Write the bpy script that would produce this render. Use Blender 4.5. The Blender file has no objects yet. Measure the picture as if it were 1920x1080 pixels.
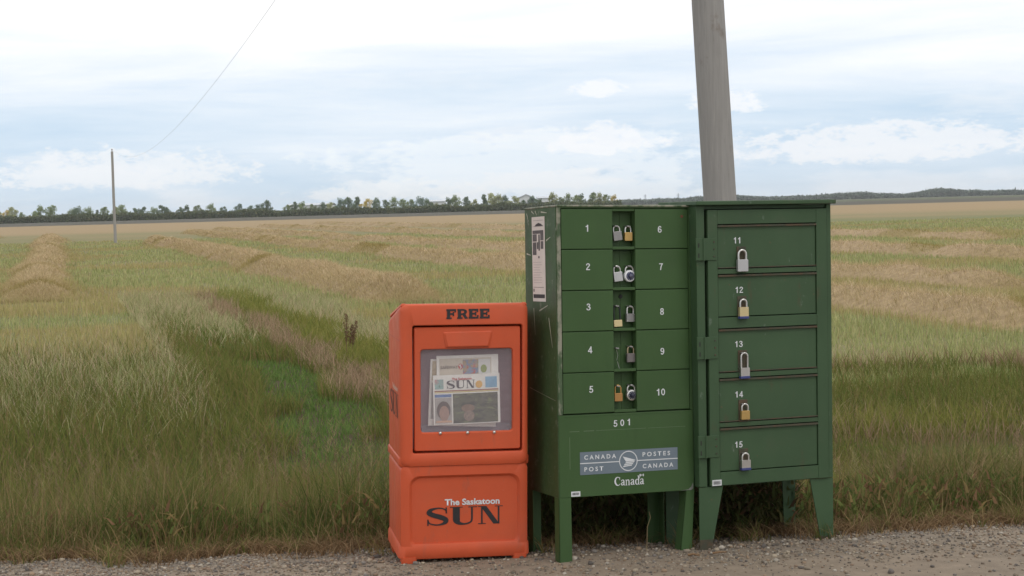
import bpy, math, random
import numpy as np
from mathutils import Matrix, Vector
random.seed(7); RNG = np.random.default_rng(11)
SC = bpy.context.scene
COL = SC.collection
rad = math.radians

# ------------------------------------------------------------------ camera, sky, sun, exposure
CAM_H = 1.55; FPX = 3200.0; ROLL = rad(1.5); PITCH = math.atan((540 - 387) / FPX)
cd = bpy.data.cameras.new('camera'); cam = bpy.data.objects.new('camera', cd); COL.objects.link(cam)
cd.sensor_width = 36; cd.lens = 36 * FPX / 1920; cd.clip_start = 0.1; cd.clip_end = 30000
cam.matrix_world = (Matrix.Translation((0, 0, CAM_H)) @ Matrix.Rotation(math.pi / 2 - PITCH, 4, 'X')
                    @ Matrix.Rotation(-ROLL, 4, 'Z'))
SC.camera = cam
SC.cycles.volume_bounces = 0; SC.cycles.max_bounces = 5; SC.cycles.diffuse_bounces = 3; SC.cycles.glossy_bounces = 2; SC.cycles.transmission_bounces = 3; SC.cycles.transparent_max_bounces = 6
SUN_EL, SUN_AZ = rad(56), rad(140)          # azimuth clockwise from +Y
world = bpy.data.worlds.new('World'); SC.world = world; world.use_nodes = True
def build_sky():
    nt = world.node_tree; N = nt.nodes; L = nt.links
    for n in list(N): N.remove(n)
    def nd(t, **k):
        n = N.new(t)
        for a, b in k.items(): setattr(n, a, b)
        return n
    def m(op, a, b=None, c=None, clamp=False):
        n = nd('ShaderNodeMath', operation=op, use_clamp=clamp)
        for i, v in enumerate((a, b, c)):
            if v is None: continue
            if isinstance(v, (int, float)): n.inputs[i].default_value = v
            else: L.new(v, n.inputs[i])
        return n.outputs[0]
    def mix(f, a, b):
        n = nd('ShaderNodeMix', data_type='RGBA')
        if isinstance(f, (int, float)): n.inputs[0].default_value = f
        else: L.new(f, n.inputs[0])
        for i, v in ((6, a), (7, b)):
            if isinstance(v, tuple): n.inputs[i].default_value = (*v, 1)
            else: L.new(v, n.inputs[i])
        return n.outputs[2]
    def mr(v, a, b, c=0., d=1.):
        n = nd('ShaderNodeMapRange', interpolation_type='SMOOTHSTEP'); L.new(v, n.inputs[0])
        for i, q in enumerate((a, b, c, d)): n.inputs[i + 1].default_value = q
        return n.outputs[0]
    tc = nd('ShaderNodeTexCoord'); sp = nd('ShaderNodeSeparateXYZ'); L.new(tc.outputs['Generated'], sp.inputs[0])
    az = m('MULTIPLY', m('ARCTAN2', sp.outputs[0], sp.outputs[1]), 180 / math.pi)      # degrees
    el = m('MULTIPLY', m('ARCSINE', sp.outputs[2]), 180 / math.pi)
    def noise(sx, sy, off=0., detail=6, rough=.55, dist=0.):
        cb = nd('ShaderNodeCombineXYZ'); L.new(m('MULTIPLY', az, sx), cb.inputs[0]); L.new(m('MULTIPLY', el, sy), cb.inputs[1])
        cb.inputs[2].default_value = off
        n = nd('ShaderNodeTexNoise'); L.new(cb.outputs[0], n.inputs['Vector'])
        n.inputs['Scale'].default_value = 1; n.inputs['Detail'].default_value = detail
        n.inputs['Roughness'].default_value = rough; n.inputs['Distortion'].default_value = dist
        return n.outputs['Fac']
    sky = nd('ShaderNodeTexSky', sky_type='NISHITA', sun_disc=False)
    sky.sun_elevation = SUN_EL; sky.sun_rotation = SUN_AZ; sky.air_density = 1; sky.dust_density = .6
    sc = nd('ShaderNodeMix', data_type='RGBA', blend_type='MULTIPLY'); sc.inputs[0].default_value = 1
    L.new(sky.outputs[0], sc.inputs[6]); sc.inputs[7].default_value = (.10, .10, .10, 1)
    clear = mix(.88, sc.outputs[2], (.54, .735, .945))
    # high thin overcast, thickening upward, streaked
    st = noise(.06, .55, 3.1, 7, .6, .4)
    wv = noise(.022, .16, 8.3, 4, .5)
    lift = m('ADD', el, m('MULTIPLY', m('SUBTRACT', wv, .5), 5.0))
    cover = m('ADD', mr(lift, 1.3, 6.8, .10, 1.06), m('MULTIPLY', m('SUBTRACT', st, .5), 1.4), clamp=True)
    c1 = mix(cover, clear, (1.10, 1.10, 1.11))
    # pale veil close to the horizon
    c1 = mix(mr(el, -.5, 2.0, .62, 0.), c1, (.86, .94, 1.0))
    # cumulus, flat bottoms with lumpy tops
    lump = m('MULTIPLY', m('SUBTRACT', noise(1.5, 3.2, 1.7, 9, .68), .5), 3.4)
    lump2 = m('MULTIPLY', m('SUBTRACT', noise(.6, 1.5, 5.2, 9, .66), .5), 3.2)
    col = c1
    def cloud(a0, e0, ra, up, dn, amt, tone, lp, k0=-.2, k1=.7):
        nonlocal col
        da = m('POWER', m('ABSOLUTE', m('DIVIDE', m('SUBTRACT', az, a0), ra)), 2.)
        de = m('SUBTRACT', el, e0)
        u = m('MAXIMUM', m('DIVIDE', de, up), m('DIVIDE', m('MULTIPLY', de, -1), dn))
        d = m('SUBTRACT', m('SUBTRACT', 1, m('ADD', da, m('POWER', u, 2.))), m('MULTIPLY', lp, -1.3))
        f = m('MULTIPLY', mr(d, k0, k1), amt)
        col = mix(f, col, tone)
    cloud(.6, 1.7, 6.8, .85, 2.6, .62, (.96, 1.01, 1.05), lump2, .0, .6)       # long bank
    cloud(3.2, 1.95, 1.9, .75, .35, .7, (1.02, 1.03, 1.05), lump)
    cloud(3.0, 3.75, .95, .42, .22, .6, (1.05, 1.05, 1.06), lump)
    cloud(-3.6, .55, 3.4, .45, .25, .7, (.95, .98, 1.0), lump)
    cloud(1.2, .75, 2.8, .5, .25, .6, (.96, .98, 1.0), lump)
    cloud(-13., 1.4, 4.6, .8, .5, .7, (.97, .99, 1.01), lump)
    cloud(12.5, 1.6, 5.0, .9, .5, .7, (.99, 1.0, 1.02), lump)
    cloud(7.4, 3.2, 1.3, .5, .3, .7, (1.02, 1.03, 1.05), lump)
    # clouds of the same kind all round the horizon
    gen = noise(.12, .55, 12.7, 7, .6)
    band = m('MULTIPLY', mr(gen, .52, .66), mr(el, 5.5, 3.0))
    col = mix(m('MULTIPLY', band, .45), col, (.97, .99, 1.02))
    bg = nd('ShaderNodeBackground'); L.new(col, bg.inputs[0]); bg.inputs[1].default_value = 1.0
    out = nd('ShaderNodeOutputWorld'); L.new(bg.outputs[0], out.inputs[0])
build_sky()
world.cycles.sampling_method = 'MANUAL'; world.cycles.sample_map_resolution = 512
sl = bpy.data.lights.new('sun', 'SUN'); sun = bpy.data.objects.new('sun', sl); COL.objects.link(sun)
sl.energy = 0.8; sl.angle = rad(22); sl.color = (1, .96, .9)
sdir = Vector((math.sin(SUN_AZ) * math.cos(SUN_EL), math.cos(SUN_AZ) * math.cos(SUN_EL), math.sin(SUN_EL)))
sun.rotation_euler = (-sdir).to_track_quat('-Z', 'Y').to_euler()
vs = SC.view_settings; vs.view_transform = 'Standard'; vs.look = 'None'; vs.exposure = 0; vs.gamma = 1
vs.use_curve_mapping = False

# ------------------------------------------------------------------ helpers
def srgb(r, g, b):
    f = lambda c: (c / 255 / 12.92) if c / 255 <= .04045 else ((c / 255 + .055) / 1.055) ** 2.4
    return (f(r), f(g), f(b))
MATS = {}
def mat(name, color=(.5, .5, .5), rough=.6, metal=0., var=0., vscale=8., bump=0., bscale=60., spots=None,
        stretch=(1, 1, 1), spec=.5, attr=None, objcolor=False, transl=0., streak=None, dust=None):
    """principled material; var = value variation, spots = list of (scale, lo, hi, colour, amount[, stretch])"""
    if name in MATS: return MATS[name]
    mt = bpy.data.materials.new(name); mt.use_nodes = True; MATS[name] = mt
    nt = mt.node_tree; N = nt.nodes; L = nt.links; b = N['Principled BSDF']
    b.inputs['Roughness'].default_value = rough; b.inputs['Metallic'].default_value = metal
    b.inputs['Specular IOR Level'].default_value = spec
    tc = N.new('ShaderNodeTexCoord')
    def vec(st):
        mp = N.new('ShaderNodeMapping'); L.new(tc.outputs['Object'], mp.inputs[0]); mp.inputs['Scale'].default_value = st
        return mp.outputs[0]
    def noi(sc_, st=(1, 1, 1), det=6, ro=.6):
        n = N.new('ShaderNodeTexNoise'); L.new(vec(st), n.inputs['Vector']); n.inputs['Scale'].default_value = sc_
        n.inputs['Detail'].default_value = det; n.inputs['Roughness'].default_value = ro; return n.outputs['Fac']
    def mixc(f, a, bb, blend='MIX'):
        n = N.new('ShaderNodeMix'); n.data_type = 'RGBA'; n.blend_type = blend
        if isinstance(f, float): n.inputs[0].default_value = f
        else: L.new(f, n.inputs[0])
        for i, v in ((6, a), (7, bb)):
            if isinstance(v, tuple): n.inputs[i].default_value = (*v[:3], 1)
            else: L.new(v, n.inputs[i])
        return n.outputs[2]
    if attr:
        a = N.new('ShaderNodeAttribute'); a.attribute_name = attr; c = a.outputs['Color']
    elif objcolor:
        a = N.new('ShaderNodeObjectInfo'); c = a.outputs['Color']
    else: c = tuple(color)
    if var:
        mr = N.new('ShaderNodeMapRange'); L.new(noi(vscale, stretch), mr.inputs[0])
        mr.inputs[1].default_value = .25; mr.inputs[2].default_value = .75
        mr.inputs[3].default_value = 1 - var; mr.inputs[4].default_value = 1 + var
        cb = N.new('ShaderNodeCombineColor')
        for i in range(3): L.new(mr.outputs[0], cb.inputs[i])
        c = mixc(1., c, cb.outputs[0], 'MULTIPLY')
    for s in (spots or []):
        scl, lo, hi, colr, amt = s[:5]; st = s[5] if len(s) > 5 else (1, 1, 1)
        mr = N.new('ShaderNodeMapRange'); L.new(noi(scl, st, 8, .65), mr.inputs[0])
        mr.inputs[1].default_value = lo; mr.inputs[2].default_value = hi; mr.inputs[4].default_value = amt
        c = mixc(mr.outputs[0], c, colr)
    if var and not transl:
        rm = N.new('ShaderNodeMapRange'); L.new(noi(vscale*2.3, (1, 1, .7), 7, .65), rm.inputs[0]); rm.inputs[1].default_value = .3; rm.inputs[2].default_value = .7
        rm.inputs[3].default_value = max(.05, rough-.10); rm.inputs[4].default_value = min(1, rough+.16); L.new(rm.outputs[0], b.inputs['Roughness'])
    if isinstance(c, tuple): b.inputs['Base Color'].default_value = (*c[:3], 1)
    else: L.new(c, b.inputs['Base Color'])
    if bump:
        bp = N.new('ShaderNodeBump'); bp.inputs['Strength'].default_value = bump; bp.inputs['Distance'].default_value = .01
        L.new(noi(bscale, stretch), bp.inputs['Height']); L.new(bp.outputs[0], b.inputs['Normal'])
    if transl:
        df = N.new('ShaderNodeBsdfDiffuse')
        if isinstance(c, tuple): df.inputs[0].default_value = (*c[:3], 1)
        else: L.new(c, df.inputs[0])
        N.remove(b); b = df
        t = N.new('ShaderNodeBsdfTranslucent')
        if isinstance(c, tuple): t.inputs[0].default_value = (*c[:3], 1)
        else: L.new(c, t.inputs[0])
        mx = N.new('ShaderNodeMixShader'); mx.inputs[0].default_value = transl
        L.new(b.outputs[0], mx.inputs[1]); L.new(t.outputs[0], mx.inputs[2]); L.new(mx.outputs[0], N['Material Output'].inputs[0])
    return mt
def tag(o, label=None, cat=None, group=None, kind=None):
    if label: o['label'] = label
    if cat: o['category'] = cat
    if group: o['group'] = group
    if kind: o['kind'] = kind
    return o
def empty(name, M=None, parent=None):
    o = bpy.data.objects.new(name, None); COL.objects.link(o); o.empty_display_size = .1
    if M is not None: o.matrix_world = M
    if parent: o.parent = parent
    return o
class MB:
    def __init__(s): s.v = []; s.f = []
    def add(s, vs_, fs):
        k = len(s.v); s.v += [tuple(p) for p in vs_]; s.f += [tuple(i + k for i in q) for q in fs]; return s
    def box(s, x0, x1, y0, y1, z0, z1):
        return s.add([(x0,y0,z0),(x1,y0,z0),(x1,y1,z0),(x0,y1,z0),(x0,y0,z1),(x1,y0,z1),(x1,y1,z1),(x0,y1,z1)],
                     [(0,3,2,1),(4,5,6,7),(0,1,5,4),(1,2,6,5),(2,3,7,6),(3,0,4,7)])
    def prism(s, poly, y0, y1):                       # polygon in xz (counter-clockwise seen from -y), from y0 (front) to y1
        n = len(poly)
        a = [(p[0], y0, p[1]) for p in poly] + [(p[0], y1, p[1]) for p in poly]
        return s.add(a, [tuple(range(n)), tuple(range(2*n-1, n-1, -1))] + [((i+1) % n, i, n+i, n+(i+1) % n) for i in range(n)])
    def flat(s, poly, y):
        return s.add([(p[0], y, p[1]) for p in poly], [tuple(range(len(poly)))])
    def loft(s, loops, cap0=True, cap1=True, closed=True):
        n = len(loops[0]); k = len(s.v)
        for l in loops: s.v += [tuple(p) for p in l]
        for i in range(len(loops) - 1):
            for j in range(n if closed else n - 1):
                a = k + i*n + j; b = k + i*n + (j+1) % n
                s.f.append((a, b, b + n, a + n))
        if cap0: s.f.append(tuple(k + j for j in range(n-1, -1, -1)))
        if cap1: s.f.append(tuple(k + (len(loops)-1)*n + j for j in range(n)))
        return s
    def tube(s, pts, r, n=8, caps=True):
        pts = [Vector(p) for p in pts]; rs = r if isinstance(r, (list, tuple)) else [r]*len(pts); loops = []
        t0 = (pts[1]-pts[0]).normalized(); up = Vector((0, 0, 1)) if abs(t0.z) < .9 else Vector((1, 0, 0))
        u = t0.cross(up).normalized()
        for i, p in enumerate(pts):
            t = (pts[min(i+1, len(pts)-1)] - pts[max(i-1, 0)]).normalized()
            u = (u - t*u.dot(t)).normalized(); w = t.cross(u)
            loops.append([p + (u*math.cos(2*math.pi*j/n) + w*math.sin(2*math.pi*j/n))*rs[i] for j in range(n)])
        return s.loft(loops, caps, caps)
    def build(s, name, m, parent=None, smooth=None, bevel=None, seg=2):
        me = bpy.data.meshes.new(name); me.from_pydata(s.v, [], s.f); me.validate()
        return mesh_obj(name, me, m, parent, smooth, bevel, seg)
def mesh_obj(name, me, m, parent=None, smooth=None, bevel=None, seg=2):
    o = bpy.data.objects.new(name, me); COL.objects.link(o)
    if m: me.materials.append(m)
    if parent: o.parent = parent
    if smooth is not None:
        me.shade_smooth(); me.set_sharp_from_angle(angle=rad(smooth))
    if bevel:
        b = o.modifiers.new('bevel', 'BEVEL'); b.width = bevel; b.segments = seg; b.limit_method = 'ANGLE'; b.angle_limit = rad(40)
    return o
def fast_mesh(name, V, F3=None, F4=None, col=None):
    """V (n,3), triangles (k,3) and quads (q,4) numpy arrays, col (n,3)"""
    me = bpy.data.meshes.new(name); V = np.asarray(V, np.float32); me.vertices.add(len(V)); me.vertices.foreach_set('co', V.ravel())
    parts = []; starts = []; pos = 0
    if F4 is not None and len(F4):
        parts.append(np.asarray(F4, np.int32).ravel()); starts.append(np.arange(len(F4))*4); pos = len(F4)*4
    if F3 is not None and len(F3):
        parts.append(np.asarray(F3, np.int32).ravel()); starts.append(pos + np.arange(len(F3))*3)
    idx = np.concatenate(parts); st = np.concatenate(starts).astype(np.int32)
    me.loops.add(len(idx)); me.loops.foreach_set('vertex_index', idx)
    me.polygons.add(len(st)); me.polygons.foreach_set('loop_start', st)
    me.update(calc_edges=True)
    if col is not None:
        a = me.attributes.new('col', 'FLOAT_COLOR', 'POINT'); c = np.ones((len(V), 4), np.float32); c[:, :3] = col
        a.data.foreach_set('color', c.ravel())
    return me
def rr(x0, x1, z0, z1, r, n=5, y=None):
    """rounded rectangle, counter-clockwise seen from -y"""
    out = []
    for cx, cz, a0 in ((x1-r, z0+r, -90), (x1-r, z1-r, 0), (x0+r, z1-r, 90), (x0+r, z0+r, 180)):
        for i in range(n+1):
            a = rad(a0 + 90*i/n); out.append((cx + r*math.cos(a), y, cz + r*math.sin(a)) if y is not None else (cx + r*math.cos(a), cz + r*math.sin(a)))
    return out
def bump_noise(x, y, s, seed=0):
    """cheap smooth value noise (numpy)"""
    x = np.asarray(x, float)/s + seed*17.3; y = np.asarray(y, float)/s + seed*5.7
    xi = np.floor(x).astype(np.int64); yi = np.floor(y).astype(np.int64); fx = x-xi; fy = y-yi
    fx = fx*fx*(3-2*fx); fy = fy*fy*(3-2*fy)
    def h(a, b):
        q = (a*374761393 + b*668265263 + seed*1442695) & 0x7fffffff
        q = ((q ^ (q >> 13))*1274126177) & 0x7fffffff
        return ((q ^ (q >> 16)) & 0xffff)/65535.
    return (h(xi, yi)*(1-fx) + h(xi+1, yi)*fx)*(1-fy) + (h(xi, yi+1)*(1-fx) + h(xi+1, yi+1)*fx)*fy
# lettering -------------------------------------------------------
def text_mesh(body, bold=0.):
    cu = bpy.data.curves.new('t', 'FONT'); cu.body = body; cu.offset = bold; cu.resolution_u = 4; cu.fill_mode = 'FRONT'
    o = bpy.data.objects.new('t', cu); COL.objects.link(o)
    dg = bpy.context.evaluated_depsgraph_get(); me = bpy.data.meshes.new_from_object(o.evaluated_get(dg))
    bpy.data.objects.remove(o); bpy.data.curves.remove(cu); return me
def text(name, body, m, parent, cx, cz, w, h, y, bold=0., rot=0.):
    me = text_mesh(body, bold); v = np.empty(len(me.vertices)*3, np.float32); me.vertices.foreach_get('co', v); v = v.reshape(-1, 3)
    lo, hi = v.min(0), v.max(0); sz = h/(hi[1]-lo[1]); sx = (w/(hi[0]-lo[0])) if w else sz
    px = (v[:, 0]-(lo[0]+hi[0])/2)*sx; pz = (v[:, 1]-(lo[1]+hi[1])/2)*sz
    c, s = math.cos(rot), math.sin(rot)
    nv = np.stack([cx + px*c - pz*s, np.full(len(px), y), cz + px*s + pz*c], 1).astype(np.float32)
    me.vertices.foreach_set('co', nv.ravel()); me.update(); me.materials.clear(); me.name = name
    return mesh_obj(name, me, m, parent)
def ribbon(mb, pts, y, n=10):
    """pts: (x, z, half width) control points, Catmull-Rom smoothed flat stroke"""
    P = np.array(pts, float)
    if len(P) > 2:
        E_ = np.vstack([2*P[0]-P[1], P, 2*P[-1]-P[-2]]); out = []
        for i in range(1, len(E_)-2):
            for t in np.linspace(0, 1, n, endpoint=False):
                a, b, c, d = E_[i-1:i+3]
                out.append(.5*((2*b) + (-a+c)*t + (2*a-5*b+4*c-d)*t*t + (-a+3*b-3*c+d)*t**3))
        out.append(P[-1]); P = np.array(out)
    T = np.gradient(P[:, :2], axis=0); T /= np.linalg.norm(T, axis=1)[:, None] + 1e-9
    Nn = np.stack([-T[:, 1], T[:, 0]], 1); k = len(mb.v)
    for p, q in zip(P, Nn):
        mb.v.append((p[0]+q[0]*p[2], y, p[1]+q[1]*p[2])); mb.v.append((p[0]-q[0]*p[2], y, p[1]-q[1]*p[2]))
    for i in range(len(P)-1): mb.f.append((k+2*i, k+2*i+1, k+2*i+3, k+2*i+2))
def rect(mb, x0, x1, z0, z1, y): mb.flat([(x0, z0), (x1, z0), (x1, z1), (x0, z1)], y)
class Glyphs:
    """flat letters drawn in a unit box, mapped to place by an affine map"""
    def __init__(s, x0, z0, sx, sz, y, shear=0.): s.mb = MB(); s.a = (x0, z0, sx, sz, y, shear)
    def finish(s, name, m, parent):
        x0, z0, sx, sz, y, sh = s.a; b = MB()
        b.v = [(x0 + v[0]*sx, y + v[1], z0 + v[2]*sz + v[0]*sh) for v in s.mb.v]; b.f = s.mb.f
        return b.build(name, m, parent)
def sun_word(x0, z0, w, h, y, name, m, parent):
    g = Glyphs(x0, z0, w/3.12, h, y); b = g.mb
    # S (0..0.95)
    ribbon(b, [(.84,.70,.012),(.80,.86,.03),(.62,.955,.035),(.42,.95,.045),(.20,.86,.085),(.16,.70,.115),(.34,.57,.125),(.60,.46,.13),(.80,.32,.115),(.78,.15,.085),(.58,.05,.045),(.36,.05,.035),(.16,.14,.03),(.10,.32,.012)], 0)
    rect(b, .805,.86,.66,.995,0); rect(b, .07,.125,.005,.35,0)
    # U (1.0..2.0)
    rect(b, 1.10,1.38,.30,1.,0); rect(b, .98,1.50,.955,1.,.0005); rect(b, 1.72,2.08,.955,1.,.0005)
    ribbon(b, [(1.24,.31,.14),(1.26,.20,.13),(1.36,.09,.09),(1.54,.045,.05),(1.72,.08,.045),(1.84,.18,.04),(1.87,.34,.036)], .0006)
    rect(b, 1.835,1.907,.33,1.,.0002)
    # N (2.1..3.1)
    rect(b, 2.24,2.305,.02,.93,0); rect(b, 2.12,2.43,0.,.045,.0005); rect(b, 2.12,2.45,.955,1.,.0005)
    b.flat([(2.22,.99),(2.74,.0),(2.98,.0),(2.46,.99)], .0008)
    rect(b, 2.92,2.985,.0,.99,.0002); rect(b, 2.80,3.12,.955,1.,.0005)
    return g.finish(name, m, parent)
def free_word(x0, z0, w, h, y, name, m, parent):
    g = Glyphs(x0, z0, w/4.25, h, y); b = g.mb
    def E(o, low=True):
        rect(b, o+.06,o+.38,0,1,0); rect(b, o,o+.95,.80,1,.0004); rect(b, o+.3,o+.74,.41,.60,.0004); rect(b, o+.62,o+.76,.30,.71,.0006)
        rect(b, o+.78,o+.95,.66,.9,.0006)
        if low: rect(b, o,o+.98,0,.2,.0004); rect(b, o+.82,o+.98,.1,.36,.0006)
        else: rect(b, o,o+.52,0,.16,.0004)
    E(0, False)
    o = 1.06; rect(b, o+.06,o+.38,0,1,0); rect(b, o,o+.52,0,.16,.0004); rect(b, o,o+.3,.84,1,.0004)
    ribbon(b, [(o+.3,.905,.095),(o+.6,.90,.095),(o+.80,.80,.125),(o+.82,.68,.135),(o+.70,.52,.11),(o+.45,.47,.085),(o+.3,.47,.085)], .0007)
    b.flat([(o+.48,.48),(o+.74,.0),(o+1.04,.0),(o+1.04,.14),(o+.96,.16),(o+.80,.50)], .0009)
    E(2.18); E(3.27)
    return g.finish(name, m, parent)
def canada_word(x0, z0, w, h, y, shear, name, m, parent):
    g = Glyphs(x0, z0, w/3.9, h, y, shear); b = g.mb
    ribbon(b, [(.74,.66,.02),(.70,.84,.035),(.50,.95,.04),(.28,.86,.075),(.16,.62,.095),(.17,.36,.095),(.32,.12,.075),(.52,.05,.045),(.70,.12,.03),(.80,.24,.02)], 0)
    rect(b, .72,.77,.62,.95,.0003)
    def a(o):
        ribbon(b, [(o+.06,.48,.05),(o+.12,.58,.04),(o+.24,.62,.04),(o+.37,.55,.06),(o+.39,.4,.065),(o+.39,.12,.065),(o+.45,.05,.04),(o+.54,.08,.02)], .0002)
        ribbon(b, [(o+.38,.38,.03),(o+.16,.30,.05),(o+.08,.17,.065),(o+.16,.06,.05),(o+.30,.10,.03),(o+.38,.2,.02)], .0004)
    def n(o):
        rect(b, o+.06,o+.18,.03,.62,0); rect(b, o,o+.26,0,.05,.0003); rect(b, o,o+.1,.57,.62,.0003)
        ribbon(b, [(o+.17,.48,.03),(o+.28,.59,.045),(o+.42,.56,.06),(o+.47,.42,.065),(o+.47,.04,.065)], .0005); rect(b, o+.36,o+.60,0,.05,.0003)
    def d(o):
        ribbon(b, [(o+.40,.50,.025),(o+.26,.61,.035),(o+.11,.52,.06),(o+.07,.32,.07),(o+.12,.12,.06),(o+.26,.03,.035),(o+.40,.14,.025)], .0002)
        rect(b, o+.38,o+.51,.05,1.,0); rect(b, o+.30,o+.42,.95,1.,.0003); rect(b, o+.44,o+.60,0,.05,.0003)
    a(.88); n(1.46); a(2.12); d(2.72); a(3.34)
    # flag on a staff over the last letter
    rect(b, 3.28,3.33,.68,1.14,.0003); rect(b, 3.36,3.48,.90,1.16,.0003); rect(b, 3.74,3.86,.90,1.16,.0003)
    b.flat([(3.61,.93),(3.69,1.03),(3.61,1.14),(3.53,1.03)], .0003)
    return g.finish(name, m, parent)
def digit_mesh(ch, mb, ox, y):
    h = .070
    def rb(p): ribbon(mb, [(ox+a, b, h) for a, b in p], y, 6)
    def ring(cx, cz, rx, rz): rb([(cx+rx*math.cos(t), cz+rz*math.sin(t)) for t in np.linspace(0, 2*math.pi, 15)])
    def rc(x0, x1, z0, z1): rect(mb, ox+x0, ox+x1, z0, z1, y)
    if ch == '0': ring(.28, .5, .205, .425)
    elif ch == '1': rc(.24, .40, 0, 1); mb.flat([(ox+.05, .68), (ox+.24, .68), (ox+.24, .97), (ox+.20, .84), (ox+.05, .79)], y)
    elif ch == '2': rb([(.09,.68),(.13,.85),(.29,.925),(.45,.84),(.47,.68),(.34,.48),(.17,.28),(.10,.07)]); rc(.025, .56, 0, .14)
    elif ch == '3': rb([(.09,.75),(.16,.88),(.29,.925),(.44,.85),(.43,.65),(.24,.53)]); rb([(.24,.53),(.46,.44),(.49,.24),(.38,.09),(.22,.08),(.10,.15),(.07,.28)])
    elif ch == '4': rc(.34, .49, 0, 1); rc(.0, .60, .21, .34); mb.flat([(ox+.0, .33), (ox+.15, .33), (ox+.40, .80), (ox+.40, 1.)], y)
    elif ch == '5': rc(.12, .53, .86, 1); mb.flat([(ox+.06, .42), (ox+.21, .46), (ox+.25, .9), (ox+.12, .98)], y); rb([(.12,.48),(.27,.58),(.43,.52),(.49,.34),(.42,.14),(.26,.075),(.13,.12),(.07,.25)])
    elif ch == '6': ring(.29, .31, .195, .235); rb([(.46,.76),(.40,.88),(.27,.92),(.14,.77),(.09,.52),(.10,.30)])
    elif ch == '7': rc(.03, .56, .86, 1); rb([(.48,.90),(.31,.55),(.22,.0)])
    elif ch == '8': ring(.28, .28, .20, .21); ring(.28, .73, .17, .195)
    elif ch == '9': ring(.27, .69, .195, .235); rb([(.10,.24),(.16,.12),(.29,.08),(.42,.23),(.47,.48),(.46,.70)])
def digits(name, body, m, parent, cx, cz, h, y, gap=.66):
    mb = MB(); w = (len(body)-1)*gap + .56; kx = 1.16
    for i, ch in enumerate(body): digit_mesh(ch, mb, i*gap, 0)
    mb.v = [(cx + (v[0]-w/2)*h*kx, y - (j % 7)*.00002, cz + (v[2]-.5)*h) for j, v in enumerate(mb.v)]
    return mb.build(name, m, parent)
def frame_matrix(pos, yaw, pitch, roll):
    return (Matrix.Translation(pos) @ Matrix.Rotation(rad(yaw), 4, 'Z') @ Matrix.Rotation(rad(pitch), 4, 'X')
            @ Matrix.Rotation(rad(roll), 4, 'Y'))
CAMM = cam.matrix_world.copy()
def place(px, py, depth):
    """world point seen at photo pixel (px, py) at distance depth along +Y"""
    d = CAMM.to_3x3() @ Vector(((px-960)/FPX, -(py-540)/FPX, -1)); d *= depth/d.y
    return Vector((d.x, depth, CAM_H + d.z))

# ------------------------------------------------------------------ the ground: road shoulder, ditch, field
def gz(x, y):
    x = np.asarray(x, float); y = np.asarray(y, float); v = y - .1*x
    z = np.interp(v, [-1e5, 7.5, 8.2, 9., 13., 16., 22., 1e5], [0, 0, -.07, -.2, -1.0, -1.05, -.9, -.9])
    z = z + (bump_noise(x, y, .5, 1)-.5)*.03*np.clip((v-6.9)/1., .0, 1.) + (bump_noise(x, y, 2.5, 2)-.5)*.08*np.clip((v-8.5)/3, 0, 1)
    return z
def grass_edge(x): return 8.33 - .28/(1+np.exp(-(np.asarray(x)-.1)*6)) + (bump_noise(x, np.zeros_like(x), .35, 9)-.5)*.42 + (bump_noise(x, np.zeros_like(x), .12, 10)-.5)*.16
C_GRAV = np.array(srgb(120, 110, 98)); C_DIRT = np.array(srgb(132, 119, 104)); C_SOIL = np.array(srgb(78, 68, 50))
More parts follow.
